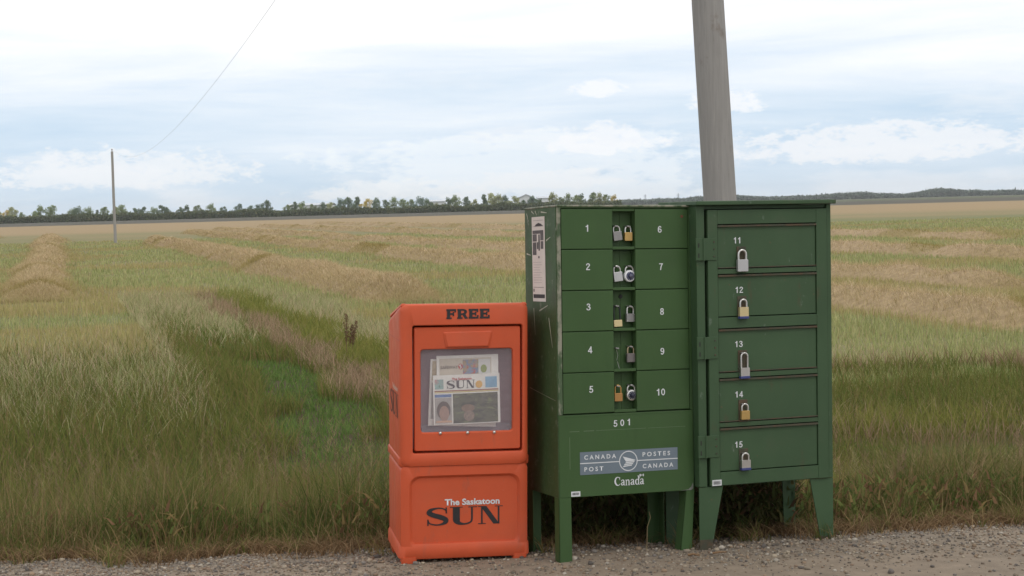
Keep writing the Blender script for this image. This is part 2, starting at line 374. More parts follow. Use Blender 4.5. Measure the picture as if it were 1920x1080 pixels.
def ground():
    ys = np.concatenate([[-300, -80, -20, 0, 3], np.arange(4.5, 15, .09), np.arange(15, 40, .6), np.geomspace(40, 4200, 140)])
    js = np.linspace(-1, 1, 181); xs = np.sinh(js*3.2)/np.sinh(3.2)
    half = np.maximum(60., np.abs(ys)*1.6)
    # near rows: even columns where the picture looks
    X = np.stack([np.where(np.abs(js) < .8, js/.8*(.42*max(y, 6)+1.5), 0) if y < 60 else xs*h for y, h in zip(ys, half)])
    for i, y in enumerate(ys):
        if y < 60:
            c = .42*max(y, 6)+1.5; e = np.abs(js) >= .8
            X[i, e] = np.sign(js[e])*(c + ((np.abs(js[e])-.8)/.2)**2*(half[i]-c))
    Y = np.repeat(ys[:, None], X.shape[1], 1); Z = gz(X, Y)
    v = Y-.1*X; s = Y + 3.8*X
    n1 = bump_noise(X, Y, .8, 3); n2 = bump_noise(X, Y, 6., 4); n3 = bump_noise(X*.25, Y, 25., 5)
    col = np.empty(X.shape + (3,))
    # gravel and packed dirt of the shoulder
    f = np.clip((n1-.35)*2.5, 0, 1)[..., None]; base = C_GRAV*f + C_DIRT*(1-f)
    col[:] = base
    e = np.clip((v - (grass_edge(X.ravel()).reshape(X.shape)-.15))/.3, 0, 1)[..., None]
    col = col*(1-e) + C_SOIL*e
    # field: regrown stubble, pale green and straw
    g1 = np.array(srgb(116, 118, 80)); g2 = np.array(srgb(134, 122, 90))
    fld = np.maximum(np.clip((s-15)/6, 0, 1)*np.clip((Y-16)/6, 0, 1), np.clip((Y-28)/5, 0, 1))
    k = np.clip(n2*.6 + n3*.6 - .25, 0, 1)[..., None]; fc = g1*(1-k) + g2*k
    col = col*(1-fld[..., None]) + fc*fld[..., None]
    gold = np.array(srgb(152, 132, 100)); wob = (n3-.5)*60
    q = np.clip((Y + wob + .55*X*0 - 195)/110, 0, 1)[..., None]; col = col*(1-q) + gold*q
    dark = np.array(srgb(84, 82, 72)); q = np.clip((Y-555)/14, 0, 1)[..., None]; col = col*(1-q) + dark*q
    far = np.array(srgb(84, 88, 62)); q = np.clip((Y-1035)/60, 0, 1)[..., None]; col = col*(1-q) + far*q
    nr, nc = X.shape; I = np.arange(nr*nc).reshape(nr, nc)
    F = np.stack([I[:-1, :-1], I[:-1, 1:], I[1:, 1:], I[1:, :-1]], -1).reshape(-1, 4)
    me = fast_mesh('ground', np.stack([X, Y, Z], -1).reshape(-1, 3), None, F, col.reshape(-1, 3))
    m = mat('ground_mat', attr='col', rough=.95, var=.22, vscale=9., bump=.6, bscale=70., spec=.15,
            spots=[(140., .55, .75, srgb(96, 90, 82), .5), (190., .62, .75, srgb(196, 188, 172), .5)])
    o = mesh_obj('ground', me, m); me.shade_smooth(); tag(o, kind='structure')
ground()

def stones():
    ico = []
    t = (1+5**.5)/2
    V0 = np.array([(-1,t,0),(1,t,0),(-1,-t,0),(1,-t,0),(0,-1,t),(0,1,t),(0,-1,-t),(0,1,-t),(t,0,-1),(t,0,1),(-t,0,-1),(-t,0,1)])/math.sqrt(1+t*t)
    F0 = np.array([(0,11,5),(0,5,1),(0,1,7),(0,7,10),(0,10,11),(1,5,9),(5,11,4),(11,10,2),(10,7,6),(7,1,8),(3,9,4),(3,4,2),(3,2,6),(3,6,8),(3,8,9),(4,9,5),(2,4,11),(6,2,10),(8,6,7),(9,8,1)])
    n = 56000
    y = RNG.uniform(5.5, 8.75, n); x = RNG.uniform(-1, 1, n)*(.34*y+.5)
    v = y-.1*x
    # fewer on the packed track at the lower right
    track = np.clip((7.25 + .12*x - y)/.35, 0, 1)*np.clip((x+.35)/.6, 0, 1)
    patch = bump_noise(x, y, .45, 21)
    keep = RNG.uniform(0, 1, n) < np.clip(1.15*patch+.35, 0, 1)*(1-.86*track)*np.where(v > grass_edge(x)-.05, .35, 1.)
    x, y = x[keep], y[keep]; n = len(x)
    r = .0034 + .0058*RNG.power(1.0, n)**3 + np.where(RNG.uniform(0, 1, n) < .03, RNG.uniform(.003, .010, n), 0)
    sc = RNG.uniform(.65, 1.3, (n, 3)); sc[:, 2] *= .75; a = RNG.uniform(0, 6.28, n)
    P = V0[None]*(1 + RNG.uniform(-.22, .22, (n, 12, 1)))*sc[:, None]*r[:, None, None]
    ca, sa = np.cos(a)[:, None], np.sin(a)[:, None]
    Q = np.stack([P[..., 0]*ca - P[..., 1]*sa + x[:, None], P[..., 0]*sa + P[..., 1]*ca + y[:, None], P[..., 2] + (gz(x, y) + r*.3)[:, None]], -1)
    pal = np.array([srgb(*c) for c in [(128,117,102),(144,132,116),(110,101,90),(152,140,122),(136,117,97),(94,88,83),(122,104,88),(158,150,138),(114,108,102),(122,109,96)]])
    col = pal[RNG.integers(0, len(pal), n)]*RNG.uniform(.75, 1.15, (n, 1))
    F = (F0[None] + (np.arange(n)*12)[:, None, None]).reshape(-1, 3)
    me = fast_mesh('gravel', Q.reshape(-1, 3), F, None, np.repeat(col, 12, 0))
    tag(mesh_obj('gravel', me, mat('stone_mat', attr='col', rough=.85, spec=.3, var=.2, vscale=200)), 'loose grey and tan gravel along the road shoulder', 'gravel', kind='stuff')
stones()

# ------------------------------------------------------------------ vegetation that nobody could count
def blades(x, y, z, h, w, lean, col, tipcol=None, levels=3):
    """one tapering, bending blade per point -> V, F4, F3, C"""
    n = len(x); az = RNG.uniform(0, 2*np.pi, n); fa = RNG.uniform(0, 2*np.pi, n)
    ts = np.linspace(0, 1, levels+1); V = []; C = []
    tipcol = col if tipcol is None else tipcol
    for i, t in enumerate(ts):
        off = lean*h*t**1.8; cx = x + np.cos(az)*off; cy = y + np.sin(az)*off; cz = z + h*t*(1-.25*np.minimum(lean, 1.5)*t)
        ww = w*(1-t**1.5)*.5
        c = col*(1-t) + tipcol*t
        if i < levels:
            V += [np.stack([cx-np.cos(fa)*ww, cy-np.sin(fa)*ww, cz], 1), np.stack([cx+np.cos(fa)*ww, cy+np.sin(fa)*ww, cz], 1)]; C += [c, c]
        else: V.append(np.stack([cx, cy, cz], 1)); C.append(c)
    k = 2*levels+1; V = np.stack(V, 1).reshape(-1, 3); C = np.stack(C, 1).reshape(-1, 3)
    b = (np.arange(n)*k)[:, None]
    F4 = np.concatenate([b + np.array([[2*i, 2*i+1, 2*i+3, 2*i+2]]) for i in range(levels-1)], 0) if levels > 1 else None
    F3 = b + np.array([[2*levels-2, 2*levels-1, 2*levels]])
    return V, F4, F3, C
def pick(pal, n, jit=.18):
    P = np.array([srgb(*c[:3]) for c in pal]); w = np.array([c[3] if len(c) > 3 else 1 for c in pal], float); w /= w.sum()
    return P[RNG.choice(len(P), n, p=w)]*RNG.uniform(1-jit, 1+jit, (n, 1))
def veg(name, m, label, cat, *a, parent=None, **k):
    V, F4, F3, C = blades(*a, **k)
    o = mesh_obj(name, fast_mesh(name, V, F3, F4, C), m, parent)
    return tag(o, label, cat, kind='stuff') if label else tag(o, kind='stuff')
GRASS = mat('grass_mat', attr='col', rough=.75, spec=.2, transl=.3)
STRAW = mat('straw_mat', attr='col', rough=.8, spec=.2, transl=.2)
def inview(x, y, m=1.2): return np.abs(x) < .335*y + m
def scatter(n, y0, y1):
    # uniform per area within the widening view
    u = RNG.uniform(0, 1, n); y = np.sqrt(y0*y0 + u*(y1*y1-y0*y0)); x = RNG.uniform(-1, 1, n)*(.325*y + 1.0); return x, y
def ditch_grass():
    # tall rank grass at the shoulder's edge
    n = 66000; y = RNG.uniform(8.0, 11.2, n)**1.0; x = RNG.uniform(-1, 1, n)*(.325*y+.8); v = y-.1*x
    e = grass_edge(x); cl = bump_noise(x, y, .28, 31); k = (v > e-.1 + .15*RNG.uniform(0, 1, n)) & (RNG.uniform(0, 1, n) < .35+.8*cl)
    x, y, e, v, cl = x[k], y[k], e[k], v[k], cl[k]; n = len(x)
    ramp = np.clip((v-e)/.5, .25, 1)
    h = RNG.uniform(.18, .50, n)*(.45+1.05*bump_noise(x, y, .45, 33))*ramp**.5
    low = np.clip((x-.05)/.2, 0, 1)*np.clip((1.9-x)/.3, 0, 1); h *= 1-.25*low
    dead = RNG.uniform(0, 1, n) < (.07 + .45*bump_noise(x, y, .7, 35)**2)*np.clip(1.3-.35*(v-e), .3, 1) + .35*(1-ramp)
    c = pick([(98,108,56,3),(84,100,50,3),(110,114,62,2),(72,90,46,2.5),(120,112,70,1.2)], n)
    d = pick([(152,128,92),(132,108,78),(162,142,106),(118,96,72)], n); c[dead] = d[dead]
    tip = c*.75 + pick([(150,130,98),(132,124,80),(114,120,68)], n)*.25
    veg('ditch_grass', GRASS, 'tall rank olive grass growing at the edge of the gravel', 'grass', x, y, gz(x, y)-.02, h, RNG.uniform(.0035, .008, n), RNG.uniform(.1, .9, n), c, tip, levels=4)
    # thin dry stalks with pinkish seed heads
    n = 3000; y = RNG.uniform(8.2, 13, n); x = RNG.uniform(-1, 1, n)*(.325*y+.5); k = (y-.1*x > grass_edge(x)+.1); x, y = x[k], y[k]; n = len(x)
    h = RNG.uniform(.4, .72, n)*(1-.3*np.clip((x-.05)/.2, 0, 1)); c = pick([(150,126,90),(134,108,82),(142,134,92)], n)
    veg('dry_stalks', GRASS, 'thin dry straw coloured stalks standing in the ditch grass', 'dry stalks', x, y, gz(x, y), h, RNG.uniform(.002, .0042, n), RNG.uniform(.05, .6, n), c, levels=4)
    # feathery seed heads: short side hairs along the top of each stalk
    n = 620; y0 = RNG.uniform(8.35, 12, n); x0 = RNG.uniform(-1, 1, n)*(.325*y0+.4); k = (y0-.1*x0 > grass_edge(x0)+.15); x0, y0 = x0[k], y0[k]; n = len(x0); H_ = RNG.uniform(.42, .72, n)*(1-.35*np.clip((x0-.05)/.2, 0, 1)); z0 = gz(x0, y0)
    m_ = 26; t = np.tile(np.linspace(.72, 1, m_), n); hh = np.repeat(H_, m_); an = np.repeat(RNG.uniform(0, 6.28, n), m_); ln = np.repeat(RNG.uniform(.05, .3, n), m_)
    x = np.repeat(x0, m_) + np.cos(an)*ln*hh*t**2; y = np.repeat(y0, m_) + np.sin(an)*ln*hh*t**2; z = np.repeat(z0, m_) + hh*t
    cc = np.repeat(pick([(152,132,102),(140,118,96),(148,138,100),(134,116,88)], n), m_, 0)
    veg('seed_heads', GRASS, 'feathery pinkish seed heads above the ditch grass', 'seed heads', x, y, z, RNG.uniform(.02, .045, n*m_), RNG.uniform(.0025, .004, n*m_), RNG.uniform(.4, 1.4, n*m_), cc, levels=1)
    veg('seed_stems', GRASS, 'thin stems carrying the feathery seed heads in the ditch', 'stems', x0, y0, z0, H_*.98, RNG.uniform(.002, .0035, n), np.zeros(n)+.05, pick([(150,136,96),(136,126,86)], n), levels=3)
    n = 16000; x = RNG.uniform(-3.4, 3.4, n); y = grass_edge(x) + .1*x + RNG.normal(0, .10, n)*(.5+1.6*bump_noise(x, x*0, .25, 12)) - .02
    veg('dead_thatch', GRASS, 'brown flattened dead grass between the gravel and the standing grass', 'dead grass', x, y, gz(x, y), RNG.uniform(.03, .11, n), RNG.uniform(.003, .006, n), RNG.uniform(.8, 2.2, n), pick([(136,112,84),(118,94,70),(150,128,98),(104,84,62)], n), levels=3)
    ct = [(RNG.uniform(-3.2, 3.2), 0) for _ in range(46)] ; xs, ys = [], []
    for cx, _ in ct:
        cy = float(grass_edge(np.array([cx]))[0]) + .1*cx - abs(RNG.normal(0, .16)); k = RNG.integers(12, 60); xs.append(cx + RNG.normal(0, .035, k)); ys.append(cy + RNG.normal(0, .03, k))
    for cx, cy in ((-.50, 7.95), (-.30, 7.93), (.07, 7.74), (.12, 7.62), (.66, 7.98), (.78, 7.66), (.74, 7.72), (.88, 7.95), (1.38, 7.82), (-.62, 7.70), (-.66, 7.84)):
        k = 26; xs.append(cx + RNG.normal(0, .03, k)); ys.append(cy + RNG.normal(0, .03, k))
    x = np.concatenate(xs); y = np.concatenate(ys); n = len(x)
    veg('stray_tufts', GRASS, 'stray tufts of grass straggling out on the gravel', 'grass', x, y, gz(x, y)-.01, RNG.uniform(.04, .17, n), RNG.uniform(.003, .006, n), RNG.uniform(.3, 1.6, n), pick([(108,112,62),(92,102,54),(134,116,80),(146,126,92)], n), levels=3)
    # broad-leaved weeds low down
    n = 16000; y = RNG.uniform(8.1, 10.2, n); x = RNG.uniform(-1, 1, n)*(.325*y+.5); k = (y-.1*x > grass_edge(x)) & (bump_noise(x, y, .33, 41) > .5); x, y = x[k], y[k]; n = len(x)
    veg('low_weeds', GRASS, 'small leafy weeds tangled low in the roadside grass', 'weeds', x, y, gz(x, y)+RNG.uniform(0, .22, n), RNG.uniform(.03, .09, n), RNG.uniform(.01, .022, n), RNG.uniform(.4, 1.6, n),
        pick([(104,112,64),(92,104,58),(132,114,76),(126,98,74)], n), levels=2)
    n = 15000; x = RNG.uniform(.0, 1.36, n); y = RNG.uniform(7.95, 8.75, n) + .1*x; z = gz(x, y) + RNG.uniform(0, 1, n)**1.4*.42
    veg('leafy_weeds', GRASS, 'tangle of leafy weeds, shade toned into their colour, behind the legs of the mailbox cabinets', 'weeds', x, y, z, RNG.uniform(.03, .10, n), RNG.uniform(.008, .022, n), RNG.uniform(.3, 1.8, n), pick([(78,86,52),(70,78,46),(92,90,58),(84,70,54)], n), levels=2)  # weed palette darkened to carry the shade beneath the cabinets
    # far side of the ditch
    n = 300000; y = 10.8*(50/10.8)**RNG.uniform(0, 1, n)**.8; x = RNG.uniform(-1, 1, n)*(.325*y + 1.0); s = y+3.8*x
    cl = bump_noise(x, y, .9, 51); mid = (s > 8) & (s < 15.2)
    k = (((s < 24 + 3*bump_noise(x, y, 2., 52)) & ((y < RNG.uniform(21, 34, n)) | (s > 6))) | (y < 24)) & (RNG.uniform(0, 1, n) < np.where(mid, .9, .45+.6*cl)); x, y, s, cl = x[k], y[k], s[k], cl[k]; n = len(x)
    sj = s + (bump_noise(x, y, 1.3, 53)-.5)*3.5; sj = np.where((s > 20.5) & (x > 1), 4 + 18*bump_noise(x, y, 1.6, 54), sj)
    c = pick([(110,114,60,3),(96,108,56,3),(122,118,70,2),(132,114,80,1.2)], n); h = RNG.uniform(.18, .42, n)
    m1 = (sj > 9.) & (sj < 13.8) & (bump_noise(x, y, 1.1, 56) > .3); c[m1] = pick([(98,124,66,3),(108,130,72,2),(90,114,60,2),(122,130,76,1)], m1.sum()); h[m1] = RNG.uniform(.07, .16, m1.sum())
    m2 = (sj >= 14.5) & (sj < 17.); c[m2] = pick([(156,132,108,3),(142,120,98,2),(126,120,82,1.6),(166,146,120,2)], m2.sum()); h[m2] = RNG.uniform(.2, .45, m2.sum())
    m3 = (sj >= 17.) & (sj < 20.5); c[m3] = pick([(124,126,66,3),(108,116,60,2),(138,132,76,2)], m3.sum()); h[m3] = RNG.uniform(.2, .5, m3.sum())
    m4 = (sj >= 20.5) | (y > RNG.uniform(18, 36, n)) & (s < 7) | (y > RNG.uniform(30, 44, n)) & (sj < 14.5); c[m4] = pick([(172,166,128,2),(150,154,108,2),(176,158,130,2),(134,136,90,1)], m4.sum()); h[m4] = RNG.uniform(.2, .45, m4.sum())
    far = np.clip(y/14, 1, 2.2)
    veg('verge_grass', GRASS, 'strips of green and brown grass between the ditch and the field', 'grass', x, y, gz(x, y)-.02, h, RNG.uniform(.006, .011, n)*far, RNG.uniform(.1, .8, n), c, c*1.12, levels=3)
WIND = [(34., 43.5), (67., 28), (93., 42), (136., 60), (190., 90), (-4., 50), (-36., 66)]
def near_windrow(x, y):
    s = y + 3.8*x; d = np.full(len(x), 9.)
    for s0, ya in WIND: d = np.where(y > ya+.5, np.minimum(d, np.abs(s-s0)*.2545), d)
    return d
def stubble():
    n = 400000; u = RNG.uniform(0, 1, n); y = 20*(170/20)**u; x = RNG.uniform(-1, 1, n)*(.325*y+1.); s = y+3.8*x
    k = ((s > 21) | (y > 40+10*bump_noise(x, y, 4., 65)) | (y > RNG.uniform(20, 32, n)) & (s < 8)) & (near_windrow(x, y) > .9) & (RNG.uniform(0, 1, n) < .45+.7*bump_noise(x, y, 3., 61)); x, y, s = x[k], y[k], s[k]; n = len(x)
    c = pick([(160,164,112,3),(148,154,102,3),(176,172,126,2),(168,154,114,1.5),(132,140,90,1.5)], n)
    yel = bump_noise(x, y, 7., 62) > .62; c[yel] = pick([(168,158,108),(156,150,98),(172,154,116)], yel.sum())
    h = RNG.uniform(.08, .26, n)*(.6+.8*bump_noise(x, y, 4., 63)); far = np.clip(y/20, 1, 6)
    veg('stubble_regrowth', GRASS, 'pale green regrowth standing between the swathed crop rows', 'stubble', x, y, gz(x, y)-.02, h, RNG.uniform(.007, .012, n)*far, RNG.uniform(.05, .45, n), c, c*1.15, levels=2)
ditch_grass(); stubble()
DIRX, DIRY = -.2545, .9671                        # the direction the swaths run
def windrow(s0, hgt, wid, label, y0, y1, nst):
    # centre line: y + 3.8x = s0
    root = empty('crop_windrow', Matrix.Translation(((s0-y0)/3.8, y0, -.9)))
    L_ = (y1-y0)/DIRY; step = .22 if y0 < 40 else .45; ts = np.arange(0, L_+step, step); us = np.linspace(-1, 1, 17)
    T, U = np.meshgrid(ts, us, indexing='ij')
    def surf(T, U):
        wob = (bump_noise(T, T*0, 5., 71)-.5)*.9 + (bump_noise(T, T*0, 17., 70)-.5)*1.2
        X = DIRX*T + DIRY*(U*wid + wob); Y = DIRY*T - DIRX*(U*wid + wob)
        hh = hgt*(.75+.5*bump_noise(X+s0, Y, 2.2, 72)); prof = np.clip(1-np.abs(U)**1.7, 0, 1)
        end = np.clip((T)/4.5, 0, 1)**.6*np.clip(.2+T*.3-np.abs(U)*.9, 0, 1)**.5
        Z = hh*prof*end + (bump_noise(X, Y, .35, 73)-.5)*.07*prof*end + (bump_noise(X, Y, 1.3, 74)-.5)*.10*prof*end - .03
        return X, Y, Z
    X, Y, Z = surf(T, U); I = np.arange(X.size).reshape(X.shape)
    F = np.stack([I[:-1, :-1], I[:-1, 1:], I[1:, 1:], I[1:, :-1]], -1).reshape(-1, 4)
    k = bump_noise(X+s0, Y, 3., 75)[..., None]
    ca, cb_, cy = np.array(srgb(160,140,112)), np.array(srgb(146,128,96)), np.array(srgb(132,120,76))
    y_ = (bump_noise(X+s0, Y, 6., 76)[..., None] > .78)*.5
    col = (ca*k + cb_*(1-k))*(1-y_) + cy*y_
    me = fast_mesh('mound', np.stack([X, Y, Z], -1).reshape(-1, 3), None, F, col.reshape(-1, 3)); me.shade_smooth()
    mesh_obj('mound', me, mat('mound_mat', attr='col', rough=.95, spec=.1, var=.3, vscale=5., bump=.8, bscale=12.), root)
    n = nst; t = L_*RNG.uniform(0, 1, n)**1.7; u = np.clip(RNG.normal(0, .58, n), -1.6, 1.6); x, y, z = surf(t, u); z = np.maximum(z, -.02)
    c = pick([(206,184,150,3),(194,172,136,3),(172,152,118,2),(160,150,106,2),(216,198,170,1)], n)
    yy = bump_noise(x+s0, y, 6., 76) > .78; c[yy] = pick([(156,142,88),(146,134,82),(168,148,106)], yy.sum())
    lowf = np.clip(1.15 - z/(hgt*.9), 0, 1)[:, None]*.6; c = c*(1-lowf) + pick([(168,154,106),(156,146,96),(164,146,106)], n)*lowf  # low straw toned olive: greener stems, with base shading put into the colour
    far = np.clip((y+y0)/30, 1, 6)
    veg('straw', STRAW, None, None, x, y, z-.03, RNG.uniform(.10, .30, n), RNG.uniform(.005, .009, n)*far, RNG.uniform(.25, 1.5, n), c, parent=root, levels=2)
    tag(root, label, 'windrow', 'swathed crop rows in the field')
windrow(34., .56, 1.3, 'thick tan windrow of cut crop nearest the orange newspaper box', 43.5, 150, 72000)
windrow(67., .46, 1.15, 'second tan windrow back from the newspaper box, beyond the broad green strip', 28, 230, 70000)
windrow(93., .44, 1.15, 'third brown windrow back, lying close behind the second one', 42, 260, 40000)
windrow(136., .46, 1.2, 'fourth windrow back, yellowish towards the green mailbox cabinet', 60, 300, 26000)
windrow(190., .46, 1.3, 'farthest thin windrow just before the golden stubble', 90, 330, 12000)
windrow(-4., .5, 1.2, 'windrow far left of the newspaper box, left of the nearest thick one', 50, 210, 60000)
windrow(-36., .46, 1.2, 'leftmost windrow, running off the left edge of the picture', 66, 240, 36000)

# dock plants with dark seed heads, a few tufts in the field
def dock(px, py, depth, hs, label):
    b = place(px, py, depth); gzv = float(gz(b.x, b.y)); root = empty('dock_plant', Matrix.Translation((b.x, b.y, gzv)))
    for i, (dx, h, ln) in enumerate(hs):
        mb = MB(); mb.tube([(dx*.4, 0, 0), (dx*.8, .0, h*.5), (dx+ln, 0, h)], [.008, .007, .003], 5); st = mb.build('stalk', mat('dock_mat', srgb(112, 88, 64), .9), root)
        n = 260; t = RNG.uniform(.45, 1, n); a = RNG.uniform(0, 6.28, n); r = RNG.uniform(.3, 1, n)*.045*np.sin(np.clip((1.05-t)/.6, 0, 1)*np.pi*.8+.3)
        cx = dx*.8 + (dx*.2+ln)*np.clip((t-.5)*2, 0, 1)
        V = np.stack([cx + np.cos(a)*r, np.sin(a)*r, h*t], 1); V = (V[:, None] + RNG.uniform(-.018, .018, (n, 3, 3))).reshape(-1, 3)
        me = fast_mesh('seed_head', V, np.arange(n*3).reshape(-1, 3)); mesh_obj('seed_head', me, mat('dock_seed', srgb(112, 82, 60), .9), root)
    tag(root, label, 'weed')
dock(652, 640, 27.5, [(-.03, .80, .02), (.05, .62, .03), (.10, .68, .05)], 'dark brown seed stalks of dock standing in the grass left of the newspaper box')

# ------------------------------------------------------------------ far treeline
LEAF = mat('leaf_mat', objcolor=True, rough=.8, spec=.15, var=.25, vscale=.6, transl=.25)
BARK = mat('bark_mat', srgb(84, 76, 66), .95)
def crown_mesh(seed, wide):
    r = np.random.default_rng(seed); nl = 15 + int(6*wide); V = []
    for i in range(nl):
        t = (i+.5)/nl; zc = .30 + .62*t; rad_ = .36*wide*math.sin(min(1, (1.08-t)*1.25)*math.pi*.62)*1.25
        a = r.uniform(0, 6.28); d = rad_*r.uniform(.15, .9); c = np.array([math.cos(a)*d, math.sin(a)*d, zc + r.uniform(-.05, .05)])
        rl = r.uniform(.085, .15)*(.75+.4*wide)
        n = 90; u = r.normal(size=(n, 3)); u /= np.linalg.norm(u, axis=1)[:, None]
        p = c + u*rl*r.uniform(.45, 1.05, (n, 1))*np.array([1.05, 1.05, .85])
        V.append((p[:, None] + r.normal(size=(n, 3, 3))*.024).reshape(-1, 3))
    V = np.concatenate(V); return fast_mesh('crown', V, np.arange(len(V)).reshape(-1, 3))
CROWNS = [(crown_mesh(100+i, w), w) for i, w in enumerate([.7, .8, .9, 1.0, 1.15, 1.3, .75, 1.0])]
for me, _ in CROWNS: me.materials.append(LEAF)
mb = MB(); mb.tube([(0, 0, -.02), (.01, 0, .3), (-.01, .01, .6), (0, 0, .85)], [.022, .017, .011, .004], 6)
for a in range(5): mb.tube([(0, 0, .28+.1*a), (.09*math.cos(a*2.3), .09*math.sin(a*2.3), .42+.1*a)], [.009, .003], 4)
TRUNK = mb.build('trunk', BARK); tm = TRUNK.data; bpy.data.objects.remove(TRUNK)
TREE_SHADES = {'dark': (106, 124, 92), 'mid': (134, 148, 100), 'pale': (166, 170, 122), 'yellow': (204, 186, 110), 'blue': (118, 136, 118)}
def tree(px, top, base, depth, ci, shade, label, group):
    b = place(px, base, depth); t = place(px, top, depth); h = t.z + .9
    root = empty('shelterbelt_tree', Matrix.Translation((b.x, depth, -.9)))
    rz = RNG.uniform(0, 6.28)
    me, w = CROWNS[ci % len(CROWNS)]
    c = bpy.data.objects.new('crown', me); COL.objects.link(c); c.parent = root; c.scale = (h, h, h); c.rotation_euler.z = rz
    k = srgb(*TREE_SHADES[shade]); j = RNG.uniform(.85, 1.15); c.color = (k[0]*j, k[1]*j, k[2]*j, 1)
    q = bpy.data.objects.new('trunk', tm); COL.objects.link(q); q.parent = root; q.scale = (h, h, h)
    tag(root, label, 'tree', group); return root
SHW = {'dark': 'dark green', 'mid': 'mid green', 'pale': 'pale green', 'yellow': 'yellowing', 'blue': 'grey green'}
SHAPE = ['narrow', 'narrow', 'oval', 'rounded', 'broad', 'broad spreading', 'narrow', 'rounded']
Z1 = [(45,255,2,'mid'),(100,235,0,'dark'),(162,235,3,'mid'),(235,250,4,'mid'),(310,238,1,'dark'),(370,236,4,'pale'),(440,210,3,'blue'),(502,200,2,'dark'),(570,198,0,'dark'),
      (645,210,4,'yellow'),(712,203,1,'dark'),(785,218,2,'dark'),(845,200,3,'mid'),(915,210,6,'mid'),(970,215,2,'mid'),(1035,198,5,'blue'),(1090,212,3,'dark'),(1125,240,2,'mid'),(1165,243,3,'pale'),
      (1250,205,3,'dark'),(1305,185,1,'mid'),(1390,192,6,'dark'),(1455,215,3,'pale'),(1520,180,0,'dark'),(1582,168,2,'pale'),(1632,178,3,'pale'),(1678,185,1,'blue'),(1750,190,4,'pale'),(1815,220,2,'dark'),(1885,192,3,'blue')]
trees = [(528+x/4, 320+y/4, c, s) for x, y, c, s in Z1]
Z4 = [(135,38,2,'dark'),(195,60,3,'dark'),(300,5,1,'pale'),(368,42,4,'mid'),(430,14,3,'mid'),(505,25,2,'mid'),(545,18,3,'dark'),(640,4,2,'mid'),(695,8,3,'pale'),(745,20,4,'mid'),(822,26,3,'yellow')]
trees += [(970+x/4.5, 360+y/4.5, c, s) for x, y, c, s in Z4]
base_y = lambda px: 405.5 - (px-528)*.0262
rt = random.Random(5)
for px in range(-40, 520, 17):
    if rt.random() < .2: continue
    trees.append((px + rt.uniform(-5, 5), base_y(px) - rt.uniform(20, 33), rt.randrange(8), rt.choice(['dark', 'mid', 'mid', 'blue', 'pale', 'dark', 'yellow'])))
ONES = 'first second third fourth fifth sixth seventh eighth ninth tenth eleventh twelfth thirteenth fourteenth fifteenth sixteenth seventeenth eighteenth nineteenth twentieth'.split()
def ordinal(n):
    if n <= 20: return ONES[n-1]
    t, u = divmod(n, 10); T = {2: 'twent', 3: 'thirt', 4: 'fort', 5: 'fift', 6: 'sixt', 7: 'sevent'}[t]
    return T + 'ieth' if u == 0 else T + 'y-' + ONES[u-1]
left = sorted([t for t in trees if t[0] < 990], key=lambda t: -t[0]); right = sorted([t for t in trees if t[0] >= 990])
for i, (px, ty, c, s) in enumerate(left):
    tree(px, ty, base_y(px), 1024 + (i % 3)*5, c, s, f'{SHW[s]} {SHAPE[c]} tree, {ordinal(i+1)} in the treeline counting left from the cabinet', 'trees of the far shelterbelt')
for i, (px, ty, c, s) in enumerate(right):
    tree(px, ty, base_y(px), 1024 + (i % 3)*5, c, s, f'{SHW[s]} {SHAPE[c]} tree above the cabinet lid, {ordinal(i+1)} from its left corner', 'trees of the far shelterbelt')
# hedge under the trees: one mass
def leafmass(name, x0, x1, y0, y1, hfun, n, size, pal, label, cat):
    x = RNG.uniform(x0, x1, n); y = RNG.uniform(y0, y1, n); h = hfun(x); z = -.9 + h*RNG.uniform(0, 1, n)**1.1
    V = (np.stack([x, y, z], 1)[:, None] + RNG.normal(size=(n, 3, 3))*size).reshape(-1, 3)
    V[:, 2] = np.maximum(V[:, 2], -1.0)
    c = np.repeat(pick(pal, n, .25), 3, 0)
    o = mesh_obj(name, fast_mesh(name, V, np.arange(n*3).reshape(-1, 3), None, c), GRASS); tag(o, label, cat, kind='stuff')
xa, xb = place(-120, 400, 1012).x, place(1165, 390, 1012).x
leafmass('hedge', xa, xb, 1006, 1018, lambda x: 2.6+2.0*bump_noise(x, x*0, 9., 81)+.8*bump_noise(x, x*0, 3., 82), 46000, .50, [(94,104,72,3),(84,96,66,3),(112,110,74,1),(104,106,76,1)],
         'long dark hedge along the foot of the treeline', 'hedge')
xa, xb = place(1120, 385, 2400).x, place(2050, 370, 2400).x
leafmass('far_wood', xa, xb, 2380, 2440, lambda x: 3.5+6.5*bump_noise(x, x*0, 60., 83)**1.5+2.5*bump_noise(x, x*0, 14., 84), 60000, 1.3, [(96,110,96,3),(88,102,92,3),(110,120,102,1)],
         'low dark wood on the horizon behind the mailbox cabinets', 'wood')
